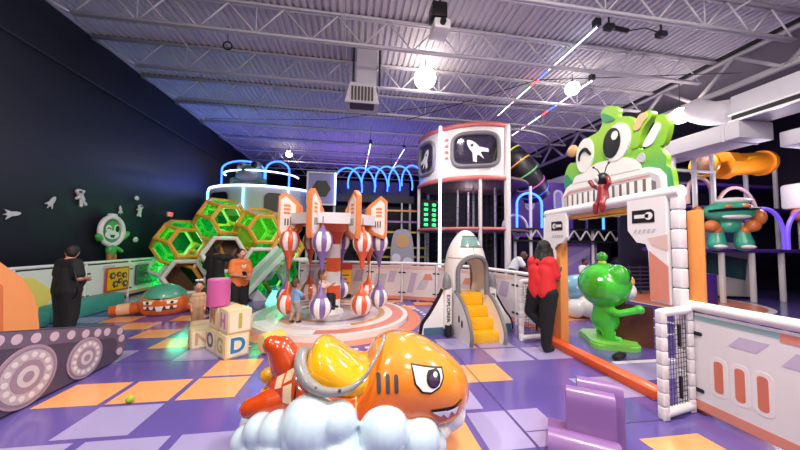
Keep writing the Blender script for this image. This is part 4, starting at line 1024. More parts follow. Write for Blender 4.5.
# ------------------------------------------------------------------ people
def person(name, label, loc, rz, h, pose, skin, shirt, pants, hairm, hair='short', shoe=BLKS, sleeve=.45, shorts=False, bulk=1., cat='person', female=False, fing=True, extra=None, headturn=0., fat=0.):
    """figure faces local -y; pose gives joints in units of body height"""
    t = thing(name, label, cat, loc, rz); S = h
    J = dict(pel=(0, 0, .53), chest=(0, 0, .72), neck=(0, .005, .825), head=(0, -.005, .925), shL=(-.092, 0, .80), shR=(.092, 0, .80), elL=(-.125, .01, .635), elR=(.125, .01, .635), wrL=(-.13, -.03, .49), wrR=(.13, -.03, .49),
             hiL=(-.052, 0, .51), hiR=(.052, 0, .51), knL=(-.058, -.01, .285), knR=(.058, -.01, .285), anL=(-.06, .01, .045), anR=(.06, .01, .045), toL=(-.068, -.085, .02), toR=(.068, -.085, .02))
    J.update(pose); J = {k: V(v)*S for k, v in J.items()}
    kid = h < 1.2; hr = .058*S*(1.62 if kid else 1.0)
    bl = Blob()
    hd = J['head']; RH = R(z=headturn)
    bl.ell(hd, (hr*.82, hr*.98, hr*1.18)).ell(hd+RH @ V((0, -hr*.22, -hr*.62)), (hr*.58, hr*.62, hr*.5)).ell(hd+RH @ V((0, -hr*1.0, -hr*.18)), (hr*.15, hr*.22, hr*.26))
    for s in (-1, 1): bl.ell(hd+RH @ V((s*hr*.84, hr*.08, -hr*.12)), (hr*.12, hr*.2, hr*.3))
    bl.cap(J['neck'], hd-V((0, 0, hr*.4)), .034*S*bulk, .03*S)
    tw = .07*S*bulk
    tp = tw*.86
    for s in (-1, 1): bl.cap(J['pel']+V((s*.028*S*bulk, 0, 0)), J['chest']+V((s*.036*S*bulk, 0, 0)), tp, tp*.95)
    bl.cap(J['shL'], J['shR'], .045*S*bulk)
    for s in 'LR':
        bl.chain([J['sh'+s], J['el'+s], J['wr'+s]], [.036*S*bulk, .029*S*bulk, .019*S])
        d = (J['wr'+s]-J['el'+s]).normalized(); bl.cap(J['wr'+s], J['wr'+s]+d*.035*S, .019*S, .022*S)
        bl.chain([J['hi'+s], J['kn'+s], J['an'+s]], [.062*S*bulk, .044*S*bulk, .028*S]).cap(J['an'+s]-V((0, 0, .01*S)), J['to'+s], .026*S, .02*S)
    fg = MB()
    for s in 'LR':
        d = (J['wr'+s]-J['el'+s]).normalized(); u, v = frame_from(d); pm = J['wr'+s]+d*.04*S
        sg = 1 if s == 'L' else -1
        for k, (o_, L) in enumerate(((-.016, .038), (-.0055, .044), (.0055, .041), (.016, .032))):
            p0 = pm+u*o_*S; fg.tube([p0-d*.01*S, p0+d*L*.5*S, p0+d*L*.85*S+v*.010*S, p0+d*L*S+v*.018*S], [.0062*S, .006*S, .0055*S, .004*S], 6)
        p0 = J['wr'+s]+d*.018*S; fg.tube([p0, p0+(u*sg*.022+d*.012)*S, p0+(u*sg*.030+d*.032)*S], [.008*S, .007*S, .005*S], 6)
    fg.m(skin)
    bl.build('body', skin, t, max(.009, .0085*S), 3, extra=fg)
    # shirt
    e = .013*S
    bl = Blob()
    for s in (-1, 1): bl.cap(J['pel']+V((s*.032*S*bulk, 0, -.0*S)), J['chest']+V((s*.036*S*bulk, 0, 0)), tp+e+fat*S, tp*.96+e)
    bl.cap(J['shL']*.96+J['shR']*.04, J['shR']*.96+J['shL']*.04, .047*S*bulk+e*.5)
    if fat: bl.ell((J['pel']+J['chest'])/2+V((0, -.02*S, 0)), (.10*S*bulk+fat*S*.5, .09*S*bulk+fat*S*.6, .13*S))
    for s in 'LR':
        a, b_ = J['sh'+s], J['el'+s]
        if sleeve <= 1: bl.cap(a, a+(b_-a)*max(sleeve*1.5, .4), .040*S*bulk+e*.6, .036*S*bulk+e)
    so_ = bl.build('shirt', shirt, t, max(.009, .009*S), 4)
    bl = Blob(); bl.cap(J['hiL']+V((0, 0, .01*S)), J['hiR']+V((0, 0, .01*S)), .064*S*bulk+e*.7)
    for s in 'LR':
        a, k_, n_ = J['hi'+s], J['kn'+s], J['an'+s]
        if shorts: bl.cap(a, k_, .064*S*bulk+e*.5, .052*S*bulk+e)
        else: bl.chain([a, k_, n_+(k_-n_)*.04], [.064*S*bulk+e*.5, .048*S*bulk+e*.6, .034*S+e*.5])
    bl.build('trousers', pants, t, max(.009, .009*S), 4)
    for s in 'LR':
        bl = Blob(); bl.cap(J['an'+s]-V((0, 0, .014*S)), J['to'+s], .031*S, .026*S); o = bl.build('shoe', shoe, t, .008, 2)
    # face
    for s in (-1, 1):
        b = MB(EYEW); b.ell(hd+RH @ V((s*hr*.33, -hr*.83, hr*.06)), (hr*.16, hr*.1, hr*.1), n=10, k=6); b.m(BLACK); b.ell(hd+RH @ V((s*hr*.33, -hr*.90, hr*.06)), (hr*.07, hr*.06, hr*.075), n=8, k=6); b.build('eye', t)
    b = MB(mat('lip', '#8A4B42', .5)); b.ell(hd+RH @ V((0, -hr*.83, -hr*.55)), (hr*.26, hr*.07, hr*.07), n=10, k=6); b.build('mouth', t)
    bl = Blob()
    if hair == 'short': bl.ell(hd+RH @ V((0, hr*.16, hr*.28)), (hr*.92, hr*1.0, hr*1.05)).ell(hd+RH @ V((0, hr*.35, -hr*.2)), (hr*.8, hr*.75, hr*.8))
    elif hair == 'bun': bl.ell(hd+RH @ V((0, hr*.2, hr*.28)), (hr*.94, hr*1.0, hr*1.05)).ell(hd+RH @ V((0, hr*.45, -hr*.15)), (hr*.8, hr*.75, hr*.85)).ell(hd+RH @ V((0, hr*1.15, hr*.1)), hr*.45)
    elif hair == 'long':
        bl.ell(hd+RH @ V((0, hr*.2, hr*.25)), (hr*1.02, hr*1.06, hr*1.1)).ell(hd+RH @ V((0, hr*.5, -hr*.6)), (hr*1.0, hr*.8, hr*1.3))
        for k in range(11):
            a = -1.9+3.8*k/10; p = hd+RH @ V((math.sin(a)*hr*.95, math.cos(a)*hr*.75+hr*.1, -hr*.1))
            q = p+V((math.sin(a)*hr*.35, math.cos(a)*hr*.5+hr*.1, -hr*(3.9+.8*math.sin(k*2.3)))); m_ = (p+q)/2+V((math.sin(a)*hr*.3, hr*.25, 0))
            bl.chain([p, m_, q], [hr*.3, hr*.34, hr*.16])
    bl.build('hair', hairm, t, .008, 2)
    if extra: extra(t, J, S, hr)
    return t
CLB = mat('cloth_black', '#141417', .8, bump=.2, bscale=20); CLR = mat('cloth_red', '#D8272B', .7, bump=.15, bscale=14); CLO = mat('cloth_orange', '#E07A3A', .7, bump=.15, bscale=14); CLBL = mat('cloth_blue', '#7FA6D6', .75); CLT = mat('cloth_tan', '#C09A78', .75); CLG = mat('cloth_grey', '#A39A94', .8); CLW = mat('cloth_white', '#DAD8DA', .75)
# person in black behind the digger, body turned to the wall
def strap(t, J, S, hr):
    b = MB(BLACK); b.tube(smooth_path([J['shL']+V((-.01, .06, .03)), V((-.30, .07, .62*S)), V((-.27, .05, .50*S)), V((-.22, .06, .46*S))], 5), .012, 6); b.build('bag_strap', t)
person('person', 'person in black standing with arms folded behind the digger cutout', (-4.28, 5.15, 0), PI-.35, 1.45, dict(
    elL=(-.15, .0, .66), wrL=(-.04, -.13, .64), elR=(.15, -.01, .66), wrR=(.05, -.14, .62), head=(.0, -.02, .925)), SKIN, CLB, CLB, HAIRB, 'short', sleeve=.5, bulk=1.2, headturn=.9, fat=.012, extra=strap)
# woman in the red top leaning by the gate, one leg bent behind her
person('person', 'woman with long black hair in a red top standing on one leg by the gate', (2.72, 3.98, 0), PI-1.1, 1.63, dict(
    elL=(-.105, -.03, .65), wrL=(-.07, -.15, .70), elR=(.105, -.05, .66), wrR=(.05, -.13, .80), shL=(-.08, 0, .79), shR=(.08, 0, .79), knR=(.125, -.03, .33), anR=(.02, -.05, .21), toR=(.0, -.13, .17), head=(0, -.04, .915), knL=(-.04, 0, .285), anL=(-.03, .0, .045), toL=(-.035, -.085, .02), hiL=(-.058, 0, .51), hiR=(.062, 0, .51)),
    SKIND, CLR, CLB, HAIRB, 'long', sleeve=.5, bulk=1.12, headturn=.35, fat=.008)
def bagfn(t, J, S, hr):
    b = MB(mat('shirt_print', '#F2E3D2', .6))
    for k in range(3): b.box((-.03+.03*k, -.165, .76*S-.02*(k % 2)), (.02, .004, .07), bev=.001)
    b.build('shirt_print', t)
person('person', 'woman in an orange T-shirt holding a phone behind the alphabet blocks', (-2.20, 6.1, 0), .75, 1.40, dict(
    elL=(-.12, -.03, .65), wrL=(-.03, -.17, .63), elR=(.12, -.03, .65), wrR=(.04, -.18, .60), head=(0, -.03, .92)), SKIN, CLO, CLB, HAIRB, 'bun', sleeve=.5, bulk=1.1, fat=.01, extra=bagfn)
b = MB(BLACK); b.box((0, 0, 0), (.075, .012, .14), R(x=.6), .004); o = b.build('phone', loc=(-2.03, 5.86, .92)); tag(o, 'black phone held by the woman in the orange T-shirt', 'phone')
person('person', 'person in black reaching into the honeycomb behind the woman in orange', (-3.05, 7.05, 0), PI-.2, 1.45, dict(
    elL=(-.17, -.08, .80), wrL=(-.15, -.2, .88), elR=(.17, -.02, .66), wrR=(.12, -.12, .56)), SKIND, CLB, CLB, HAIRB, 'short', sleeve=.6, bulk=1.2)
person('person', 'toddler in a light blue T-shirt and tan shorts walking on the carousel disc', (-1.04, 5.52, .10), 2.3, .80, dict(
    pel=(0, 0, .48), chest=(0, 0, .62), neck=(0, 0, .715), shL=(-.085, 0, .685), shR=(.085, 0, .685), hiL=(-.05, 0, .45), hiR=(.05, 0, .45), elR=(.12, .03, .54), wrR=(.13, -.02, .42), knL=(-.05, -.06, .27), anL=(-.05, -.02, .045), toL=(-.05, -.1, .02), knR=(.05, .02, .27), anR=(.05, .09, .06), toR=(.05, .02, .02), head=(0, 0, .865), elL=(-.14, -.08, .60), wrL=(-.13, -.2, .62)), SKIN, CLBL, CLG, HAIRN, 'short', sleeve=.5, shorts=True, bulk=1.15)
def bow(t, J, S, hr):
    b = MB(CLW)
    for s in (-1, 1): b.ell(J['head']+V((s*.028, -.02, hr*1.32)), (.032, .02, .022))
    b.build('hair_bow', t)
person('person', 'toddler in tan clothes with a white hair bow left of the blocks', (-2.70, 5.65, 0), .5, .86, dict(
    pel=(0, 0, .47), chest=(0, 0, .60), neck=(0, 0, .71), head=(0, 0, .86), shL=(-.08, 0, .68), shR=(.08, 0, .68), elL=(-.115, 0, .54), elR=(.115, 0, .54), wrL=(-.11, -.05, .42), wrR=(.11, -.05, .42), hiL=(-.05, 0, .44), hiR=(.05, 0, .44)), SKIN, CLT, mat('cloth_sand', '#B08862', .8), HAIRB, 'short', sleeve=.5, bulk=1.08, extra=bow)
person('person', 'small child sitting on a balloon seat at the carousel pole', (-.57, 5.42, .32), 1.3, .85, dict(
    pel=(0, 0, .32), chest=(0, 0, .5), neck=(0, 0, .62), head=(0, 0, .75), shL=(-.085, 0, .59), shR=(.085, 0, .59), elL=(-.12, -.1, .5), wrL=(-.08, -.2, .55), elR=(.14, -.1, .5), wrR=(.08, -.2, .55), hiL=(-.06, 0, .3), hiR=(.06, 0, .3),
    knL=(-.1, -.2, .3), knR=(.1, -.2, .3), anL=(-.1, -.22, .1), anR=(.1, -.22, .1), toL=(-.1, -.3, .08), toR=(.1, -.3, .08)), SKIN, mat('cloth_pale_pink', '#D9B7B4', .75), CLB, HAIRN, 'short', sleeve=.5, bulk=1.1)
person('person', 'person in a white top bending beyond the fence behind the rocket', (4.55, 8.05, 0), 1.2, 1.5, dict(
    chest=(0, -.08, .68), neck=(0, -.16, .75), head=(0, -.22, .82), shL=(-.1, -.12, .73), shR=(.1, -.12, .73), elL=(-.12, -.2, .6), elR=(.12, -.2, .6), wrL=(-.1, -.28, .5), wrR=(.1, -.28, .5)), SKIND, CLW, CLB, HAIRN, 'short', bulk=1.2)
person('person', 'person in pale top sitting far back behind the frog statue', (7.4, 8.6, 0), .2, 1.5, dict(
    pel=(0, 0, .28), chest=(0, 0, .46), neck=(0, 0, .57), head=(0, -.01, .67), shL=(-.1, 0, .54), shR=(.1, 0, .54), elL=(-.13, -.03, .42), elR=(.13, -.03, .42), wrL=(-.08, -.15, .36), wrR=(.08, -.15, .36), hiL=(-.05, 0, .27), hiR=(.05, 0, .27),
    knL=(-.07, -.22, .28), knR=(.07, -.22, .28), anL=(-.07, -.22, .05), anR=(.07, -.22, .05), toL=(-.07, -.31, .02), toR=(.07, -.31, .02)), SKIND, CLW, CLB, HAIRB, 'short', bulk=1.2)
b = MB(mat('bench_purple', '#5A3F8A', .5)); b.box((7.4, 8.75, .18), (1.2, .5, .36), bev=.03); o = b.build('foam_bench'); tag(o, 'purple foam bench under the seated person far back', 'bench')
# ------------------------------------------------------------------ tall rocket tower in the middle distance
TWR = mat('tower_white', '#D9D2D6', .4, coat=.2); TWG = mat('tower_grey', '#77737C', .4); PINK = mat('pink_edge', '#C76A6A', .45); NETB = mat('net_black', '#17161C', .8)
GLS = clear('smoky_window', '#4A4452', .8, .1, .35)
tw = thing('play_tower', 'round white rocket windowed play tower on glowing poles', 'play tower', (4.35, 10.6, 0))
RT = 2.05; Z0, Z1 = 3.62, 5.33
A0, A1 = math.radians(178), math.radians(280)
NS = 40
def wall_arc(z0, z1, r, a0, a1, m, thick=.05, n=NS):
    b = MB(m)
    for k in range(n):
        a, c = a0+(a1-a0)*k/n, a0+(a1-a0)*(k+1)/n
        P = [V((q*math.cos(t), q*math.sin(t), z)) for q in (r, r-thick) for t in (a, c) for z in (z0, z1)]
        b.poly([P[0], P[2], P[3], P[1]]); b.poly([P[4], P[5], P[7], P[6]]); b.poly([P[0], P[4], P[6], P[2]]); b.poly([P[1], P[3], P[7], P[5]])
    return b
# drum wall with two window openings: cut by leaving faces out
b = MB(TWR); nz = 24; na = 72
wins = [(math.radians(197), .24, 4.50, .55), (math.radians(251), .36, 4.52, .53)]
def inwin(a, z):
    for wa, wr_, wz, wh in wins:
        u, v = abs(a-wa)/wr_, abs(z-wz)/wh
        if u**4+v**4 < 1: return True
    return False
for i in range(na):
    for j in range(nz):
        a, c = A0+(A1-A0)*i/na, A0+(A1-A0)*(i+1)/na; z, y = Z0+(Z1-Z0)*j/nz, Z0+(Z1-Z0)*(j+1)/nz
        if inwin((a+c)/2, (z+y)/2): continue
        b.poly([(RT*math.cos(a), RT*math.sin(a), z), (RT*math.cos(c), RT*math.sin(c), z), (RT*math.cos(c), RT*math.sin(c), y), (RT*math.cos(a), RT*math.sin(a), y)])
bmesh.ops.remove_doubles(b.bm, verts=b.bm.verts, dist=.001)
dr = b.build('drum_wall', tw); so = dr.modifiers.new('s', 'SOLIDIFY'); so.thickness = .06
for wa, wr_, wz, wh in wins:
    lp = []
    for k in range(40):
        t = 2*PI*k/40; c, s_ = math.cos(t), math.sin(t)
        u, v = math.copysign(abs(c)**.5, c)*wr_, math.copysign(abs(s_)**.5, s_)*wh
        lp.append(V((RT*1.01*math.cos(wa+u), RT*1.01*math.sin(wa+u), wz+v)))
    b = MB(TWG); b.tube(lp, .07, 8, True); wf = b.build('window_frame', dr)
    b = MB(GLS)
    for k in range(12):
        a, c = wa-wr_+2*wr_*k/12, wa-wr_+2*wr_*(k+1)/12; q = RT*.985
        b.poly([(q*math.cos(a), q*math.sin(a), wz-wh), (q*math.cos(c), q*math.sin(c), wz-wh), (q*math.cos(c), q*math.sin(c), wz+wh), (q*math.cos(a), q*math.sin(a), wz+wh)])
    b.build('window_pane', wf)
    F = R(z=wa+PI/2) @ T(0, -RT*1.0, wz) @ FY
    b = MB(WHITE); s_ = .8 if wa > 4 else .7; G = F @ Matrix.Rotation(.7 if wa > 4 else -.5, 4, 'Z') @ Matrix.Scale(s_, 4)
    b.prism(smooth2([(0, .5), (.14, .3), (.17, 0), (.12, -.22), (-.12, -.22), (-.17, 0), (-.14, .3)], 3), 0, .03, G); b.prism([(-.13, .05), (-.38, -.3), (-.3, -.42), (-.1, -.2)], 0, .025, G); b.prism([(.13, .05), (.1, -.2), (.3, -.42), (.38, -.3)], 0, .025, G); b.prism([(-.07, -.2), (.07, -.2), (0, -.5)], 0, .025, G)
    b.m(DGREY); b.disc((0, .22), .06, G, .03, .035, 14); b.build('rocket_print', wf)
for z, m in ((Z1, PINK), (Z0, PINK)):
    b = MB(m); b.tube([(RT*1.015*math.cos(a), RT*1.015*math.sin(a), z) for a in [A0+(A1-A0)*k/40 for k in range(41)]], .06, 8, sx=.5, sy=1.2); b.build('pink_rim', tw)
b = MB(TWG); b.tube([(.75+2.15*math.cos(a), .15+2.15*math.sin(a), Z1-.1) for a in [math.radians(262)+(math.radians(178+360-262))*k/30 for k in range(31)]], .04, 8); b.build('open_ring', tw)
b = MB(mat('tower_deck', '#6B4A55', .6)); b.lathe([(0, Z0+.02), (RT-.05, Z0+.02), (RT-.05, Z0+.1), (0, Z0+.1)], n=40); b.build('deck', tw)
b = MB(CORAL)
Fm = R(z=math.radians(222)+PI/2) @ T(0, -RT*1.012, 4.6) @ FY
for k in range(4): 
    for s in (-1, 1): b.prism(rrect(.13, .07, .02, 2, (s*.1, .33-.2*k)), 0, .012, Fm)
b.build('coral_mark', dr)
b = MB(TWR)
for a in (178, 210, 250, 292, 330, 20, 60, 110, 150):
    a = math.radians(a)
pole_a = (178, 280, 255, 330, 20, 70, 130)
for a in pole_a:
    a = math.radians(a); b = MB(TWR); b.cyl((RT*math.cos(a), RT*math.sin(a), 0), (RT*math.cos(a), RT*math.sin(a), Z0 if a != math.radians(280) else Z1), .055 if a != math.radians(280) else .10, n=10); b.build('pole', tw)
a = math.radians(219); b = MB(LEDW); b.cyl((RT*1.03*math.cos(a), RT*1.03*math.sin(a), .0), (RT*1.03*math.cos(a), RT*1.03*math.sin(a), Z1+.1), .045, n=10); b.build('light_pole', tw)
b = MB(PINK); b.tube([(RT*1.0*math.cos(a), RT*1.0*math.sin(a), 2.02) for a in [A0+(A1-A0)*k/30 for k in range(31)]], .05, 8); b.build('middle_rim', tw)
b = MB(mat('tower_deck', '#6B4A55')); b.lathe([(0, 1.98), (RT-.06, 1.98), (RT-.06, 2.04), (0, 2.04)], n=36); b.build('deck', tw)
b = MB(NETB)
for k in range(22):
    a = A0+(A1-A0)*k/21; b.cyl(((RT-.05)*math.cos(a), (RT-.05)*math.sin(a), 0), ((RT-.05)*math.cos(a), (RT-.05)*math.sin(a), Z0), .005, n=4)
for k in range(18):
    z = .1+.2*k; b.tube([((RT-.05)*math.cos(a), (RT-.05)*math.sin(a), z) for a in [A0+(A1-A0)*q/16 for q in range(17)]], .005, 4)
b.build('netting', tw)
b = MB(mat('tower_core', '#15131C', .7)); b.box((.3, 1.2, 1.9), (2.6, .1, 3.7)); b.build('back_wall', tw)
for x, y in ((-.5, .2), (-.1, -.4), (.35, .1), (.7, -.5), (1.1, .3), (.1, .6)):
    b = MB(STEEL); b.cyl((x, y, 0), (x, y, Z0), .04, n=8); b.build('inner_pole', tw)
# glowing green drop game board and black loops seen inside the tower
t = thing('light_board', 'dark light board with two columns of glowing green lamps in the tower', 'game board', (2.75, 10.75, 2.08), .3)
b = MB(BLKS); b.box((0, 0, .55), (.75, .08, 1.1)); b.build('board', t)
gg = mat('green_led', '#30E07A', .4, emit=3); b = MB(gg)
for x in (-.2, .15):
    for k in range(5): b.box((x, -.05, .15+.19*k), (.16, .03, .1), bev=.01)
b.build('lamp', t)
LP_ = mat('loop_black', '#22222A', .35)
for k in range(4):
    b = MB(LP_); r = .85-.04*k; b.tube([(r*math.cos(t_), 0, r*1.15*math.sin(t_)) for t_ in [PI*q/20 for q in range(21)]], .05, 8)
    o = b.build('crawl_loop', loc=(3.05, 9.3+.35*k, .02)); tag(o, 'black crawl loop under the round tower', 'crawl loop', 'black crawl loops under the tower')
# tube slide
t = thing('tube_slide', 'black tube slide with coloured bands beside the tower drum', 'slide', (6.1, 10.2, 0))
pth = smooth_path([(-.75, .4, 5.2), (-.45, .1, 4.95), (-.1, -.1, 4.45), (.3, -.1, 3.95), (.75, .1, 3.45)], 6)
b = MB(mat('tube_black', '#131118', .5, coat=.1)); b.tube(pth, .52, 20); ts = b.build('tube', t)
for k, c in ((3, '#C8B93A'), (7, '#B7C94A'), (11, '#C98A3A'), (15, '#5AA06A'), (19, '#B04FA0'), (22, '#3A55D0')):
    p, q = pth[k], pth[k+1]; d = (q-p).normalized(); b = MB(mat('band_'+c[1:], c, .4, emit=.5)); b.tube([p-d*.025, p+d*.025], .535, 20); b.build('band', ts)
# purple house with capsule windows and LED arch beside the slide
PH = mat('purple_wall', '#5C3B8E', .5, var=.3, bscale=3); PHD = mat('purple_dark', '#2A1B45', .55)
t = thing('purple_play_house', 'purple play house with capsule windows right of the tube slide', 'play house', (7.6, 11.2, 0))
b = MB(PH); b.box((0, 0, 3.0), (2.9, .2, 2.3)); b.build('wall', t)
for x in (-.55, .75):
    b = MB(LGREY); b.prism(rrect(.42, .9, .2, 5, (x, 3.4)), .1, .13, FY); f_ = b.build('window_frame', t); b = MB(mat('window_lit', '#8C86B0', .2)); b.prism(rrect(.28, .72, .14, 5, (x, 3.4)), .13, .135, FY); b.build('pane', f_)
b = MB(PHD); b.box((0, .6, .95), (2.9, .1, 1.8)); b.build('lower_wall', t)
for k, (x, z0_) in enumerate(((5.75, 1.95), (7.55, 1.95), (9.2, 1.95))):
    b = MB(LEDB if k != 1 else mat('arch_purple', '#43286E', .4)); b.tube([(-.48, 0, 0), (-.48, 0, .85)]+[(-.48*math.cos(q), 0, .85+.4*math.sin(q)) for q in [PI*j/12 for j in range(13)]]+[(.48, 0, .85), (.48, 0, 0)], .04, 8)
    o = b.build('light_arch', loc=(x+.35, 9.6, z0_+.18)); tag(o, ('blue glowing arch beside the tower above the truss', 'dark purple arch in the middle above the truss', 'blue glowing arch above the truss behind the frog head grille')[k], 'light arch')
b = MB(TWR); b.tube([(.5*math.cos(q), 0, .5*math.sin(q)) for q in [PI*j/16 for j in range(17)]], .05, 8); o = b.build('white_hoop', loc=(5.95, 10.3, 2.15)); tag(o, 'low white hoop inside the blue arch beside the tower', 'hoop')
t = thing('truss_beam', 'black truss beam with white zigzag bracing behind the gate', 'truss', (5.3, 9.6, 1.68))
b = MB(BLKS); b.box((2.7, 0, .42), (5.6, .3, .06)); b.box((2.7, 0, 0), (5.6, .3, .06)); b.build('chord', t)
b = MB(STEEL); n = 22
for k in range(n): xa, xb = 5.4*k/n, 5.4*(k+1)/n; za, zb = (.04, .40) if k % 2 else (.40, .04); b.cyl((xa, -.12, za), (xb, -.12, zb), .028, n=6)
b.build('zigzag_brace', t)
for x in (5.6, 8.7, 10.9):
    b = MB(TWR); b.cyl((x, 9.7, 0), (x, 9.7, 2.1), .05, n=8); o = b.build('truss_post'); tag(o, {5.6: 'white truss post close to the round tower', 8.7: 'white truss post seen through the middle of the gate', 10.9: 'white truss post farthest right behind the gate'}[x], 'post')
# dark room behind the truss
b = MB(mat('dark_room', '#0F0C16', .8)); b.box((9.2, 12.6, 1.7), (6.0, .1, 3.4)); o = b.build('dark_backdrop_panel'); tag(o, 'dark panel wall of the climbing area behind the gate', 'panel wall')
b = MB(mat('violet_panel', '#8E78BC', .5)); b.prism([(7.5, 0), (9.0, 0), (9.0, 1.62), (7.5, 1.62)], 0, .1, FY @ T(0, 0, -9.95)); b.m(mat('violet_light', '#A894CC', .5)); b.prism([(7.7, .7), (8.9, 1.3), (8.9, 1.55), (7.7, 1.0)], .1, .105, FY @ T(0, 0, -9.95)); o = b.build('purple_partition'); tag(o, 'purple partition seen between orange gate post and frog statue', 'panel wall')
b = MB(mat('dark_cover', '#15171F', .6)); b.ell((9.75, 9.3, .9), (.6, .45, .32)); o = b.build('covered_cushion'); tag(o, 'dark rounded cushion beyond the frog statue under the truss', 'cushion')
b = MB(BLKS); b.box((9.75, 9.3, .3), (.8, .5, .6)); o = b.build('cushion_stand'); tag(o, 'black box stand under the dark rounded cushion', 'stand')
# purple slatted fence
t = thing('slat_fence', 'dark purple slatted fence across the far court', 'fence', (8.5, 8.3, 0))
b = MB(mat('slat_purple', '#4A4464', .5))
for k in range(7): b.box((2.2, 0, .1+.125*k), (4.6, .03, .04))
b.build('slats', t)
for k in range(13): b = MB(mat('slat_post', '#3A3450', .5)); b.box((-.1+.38*k, .02, .45), (.04, .04, .9)); b.build('post', t)
# cloud ride beyond the gate
t = thing('cloud_ride', 'pale blue dotted ride on white cloud puffs beyond the gate', 'ride-on toy', (5.0, 5.9, 0))
bl = Blob()
for x, y, z, r in ((-.35, -.2, .2, .2), (-.1, -.3, .26, .24), (.2, -.25, .22, .24), (.45, -.1, .18, .2), (.3, .2, .2, .2), (-.2, .2, .2, .22), (0, 0, .25, .3)): bl.ell((x, y, max(z, r*.9)), r)
cb_ = bl.build('cloud_base', mat('ride_white', '#EDE9E4', .3, coat=.4), t, .025, 3)
bl = Blob(); bl.ell((-.1, 0, .62), (.38, .3, .28)); rb = bl.build('body', mat('ride_blue', '#7FB6D6', .25, coat=.4), t, .025, 3)
rv = bvh_of(rb)
for x, z in ((-.3, .65), (-.15, .75), (0, .62), (.1, .76), (-.2, .55), (.15, .6)): decal(rv, circ(x, z, .035, n=10), FY, 1, 'dot', WHITE, rb, .006, .04)

# ------------------------------------------------------------------ left raised platform with lit arches
pf = thing('raised_platform', 'round white raised platform with lit rim behind the honeycomb', 'platform', (-3.75, 13.6, 0))
RP = 2.3
b = wall_arc(2.45, 3.55, RP, math.radians(180), math.radians(345), mat('platform_white', '#BDB7C2', .5), .08); b.build('platform_wall', pf)
b = MB(LEDW); b.tube([(RP*1.01*math.cos(a), RP*1.01*math.sin(a), 3.57) for a in [math.radians(180+165*k/40) for k in range(41)]], .035, 6); b.build('lit_rim', pf)
b = MB(mat('platform_deck', '#55505E', .6)); b.lathe([(0, 2.5), (RP-.1, 2.5), (RP-.1, 2.55), (0, 2.55)], n=36); b.build('deck', pf)
for a in (205, 262, 300):
    a = math.radians(a); b = MB(mat('led_cyan', '#8FD8FF', .4, emit=2.5)); b.box((RP*1.02*math.cos(a), RP*1.02*math.sin(a), 3.0), (.06, .06, 1.0)); b.build('light_bar', pf)
for a, w_ in ((236, .62), (288, .42)):
    Fw_ = R(z=math.radians(a)+PI/2) @ T(0, -RP*1.0, 0) @ FY
    b = MB(BLACK); b.prism(rrect(w_*1.6, .75, .2, 5, (0, 2.95)), .0, .05, Fw_); b.build('dark_window', pf)
for a in (185, 230, 270, 310, 340):
    a = math.radians(a); b = MB(STEEL); b.cyl((RP*.97*math.cos(a), RP*.97*math.sin(a), 0), (RP*.97*math.cos(a), RP*.97*math.sin(a), 2.5), .05, n=8); b.build('pole', pf)
for k, (x, y) in enumerate(((-.75, -1.2), (.6, -1.4))):
    b = MB(LEDB); ww = .8 if k == 0 else .45
    b.tube([(x-ww, y, 3.5), (x-ww, y, 4.35)]+[(x-ww*math.cos(q), y, 4.35+.38*math.sin(q)) for q in [PI*j/12 for j in range(13)]]+[(x+ww, y, 4.35), (x+ww, y, 3.5)], .035, 8); b.build('lit_arch', pf)
b = MB(LEDW); b.tube([(1.45*math.cos(q)-.2, 1.45*math.sin(q)*.8-.6, 4.25) for q in [PI+PI*j/20 for j in range(21)]], .03, 6); b.build('lit_hoop', pf)
t = thing('frog_figure', 'grey green frog figure under the blue arches on the left platform', 'figure', (-4.2, 12.2, 3.45))
t.scale = (1.12, 1.12, 1.12)
GFr = mat('dull_green', '#5E7A58', .5); 
bl = Blob(); bl.ell((0, 0, .62), (.44, .34, .36)).ell((-.22, -.1, .88), (.17, .15, .17)).ell((.24, -.1, .9), (.2, .16, .2)).ell((0, 0, .2), (.3, .22, .26)).cap((-.25, 0, .3), (-.48, -.1, .36), .09, .12).cap((.25, 0, .3), (.5, -.1, .38), .09, .12); bl.build('body', GFr, t, .025, 4)
b = MB(mat('dull_white', '#85878A', .5)); b.ell((0, -.24, .52), (.38, .16, .18)); b.ell((-.22, -.2, .88), (.13, .09, .14)); b.ell((.24, -.22, .9), (.16, .09, .17)); b.ell((0, -.15, .2), (.2, .12, .16)); b.build('face', t)
b = MB(BLACK); b.ell((.24, -.30, .9), (.1, .03, .12)); b.build('eye', t); b = MB(BLACK); b.tube([(-.3, -.29, .86), (-.22, -.31, .92), (-.14, -.29, .86)], .02, 6); b.build('closed_eye', t)
# hexagon window panel
t = thing('hexagon_display', 'white framed panel with dark hexagon window edged in blue light', 'panel', (-1.36, 11.6, 3.6))
b = MB(mat('panel_lilac', '#8C86C0', .5)); b.box((0, .04, 0), (1.0, .06, 1.18)); b.build('panel', t)
b = MB(BLACK); b.prism(hexp(.36), 0, .02, FY); b.build('hexagon_window', t)
b = MB(TWR); b.box((0, 0, -.62), (1.1, .1, .06)); b.box((0, 0, .62), (1.1, .1, .06)); b.box((-.52, 0, 0), (.06, .1, 1.2)); b.build('frame', t)
b = MB(LEDW); b.box((.53, -.03, 0), (.05, .06, 1.25)); b.build('light_strip', t)
b = MB(STEEL); b.cyl((-.5, .08, -3.6), (-.5, .08, .6), .05, n=8); b.cyl((.5, .08, -3.6), (.5, .08, .6), .05, n=8); b.build('pole', t)
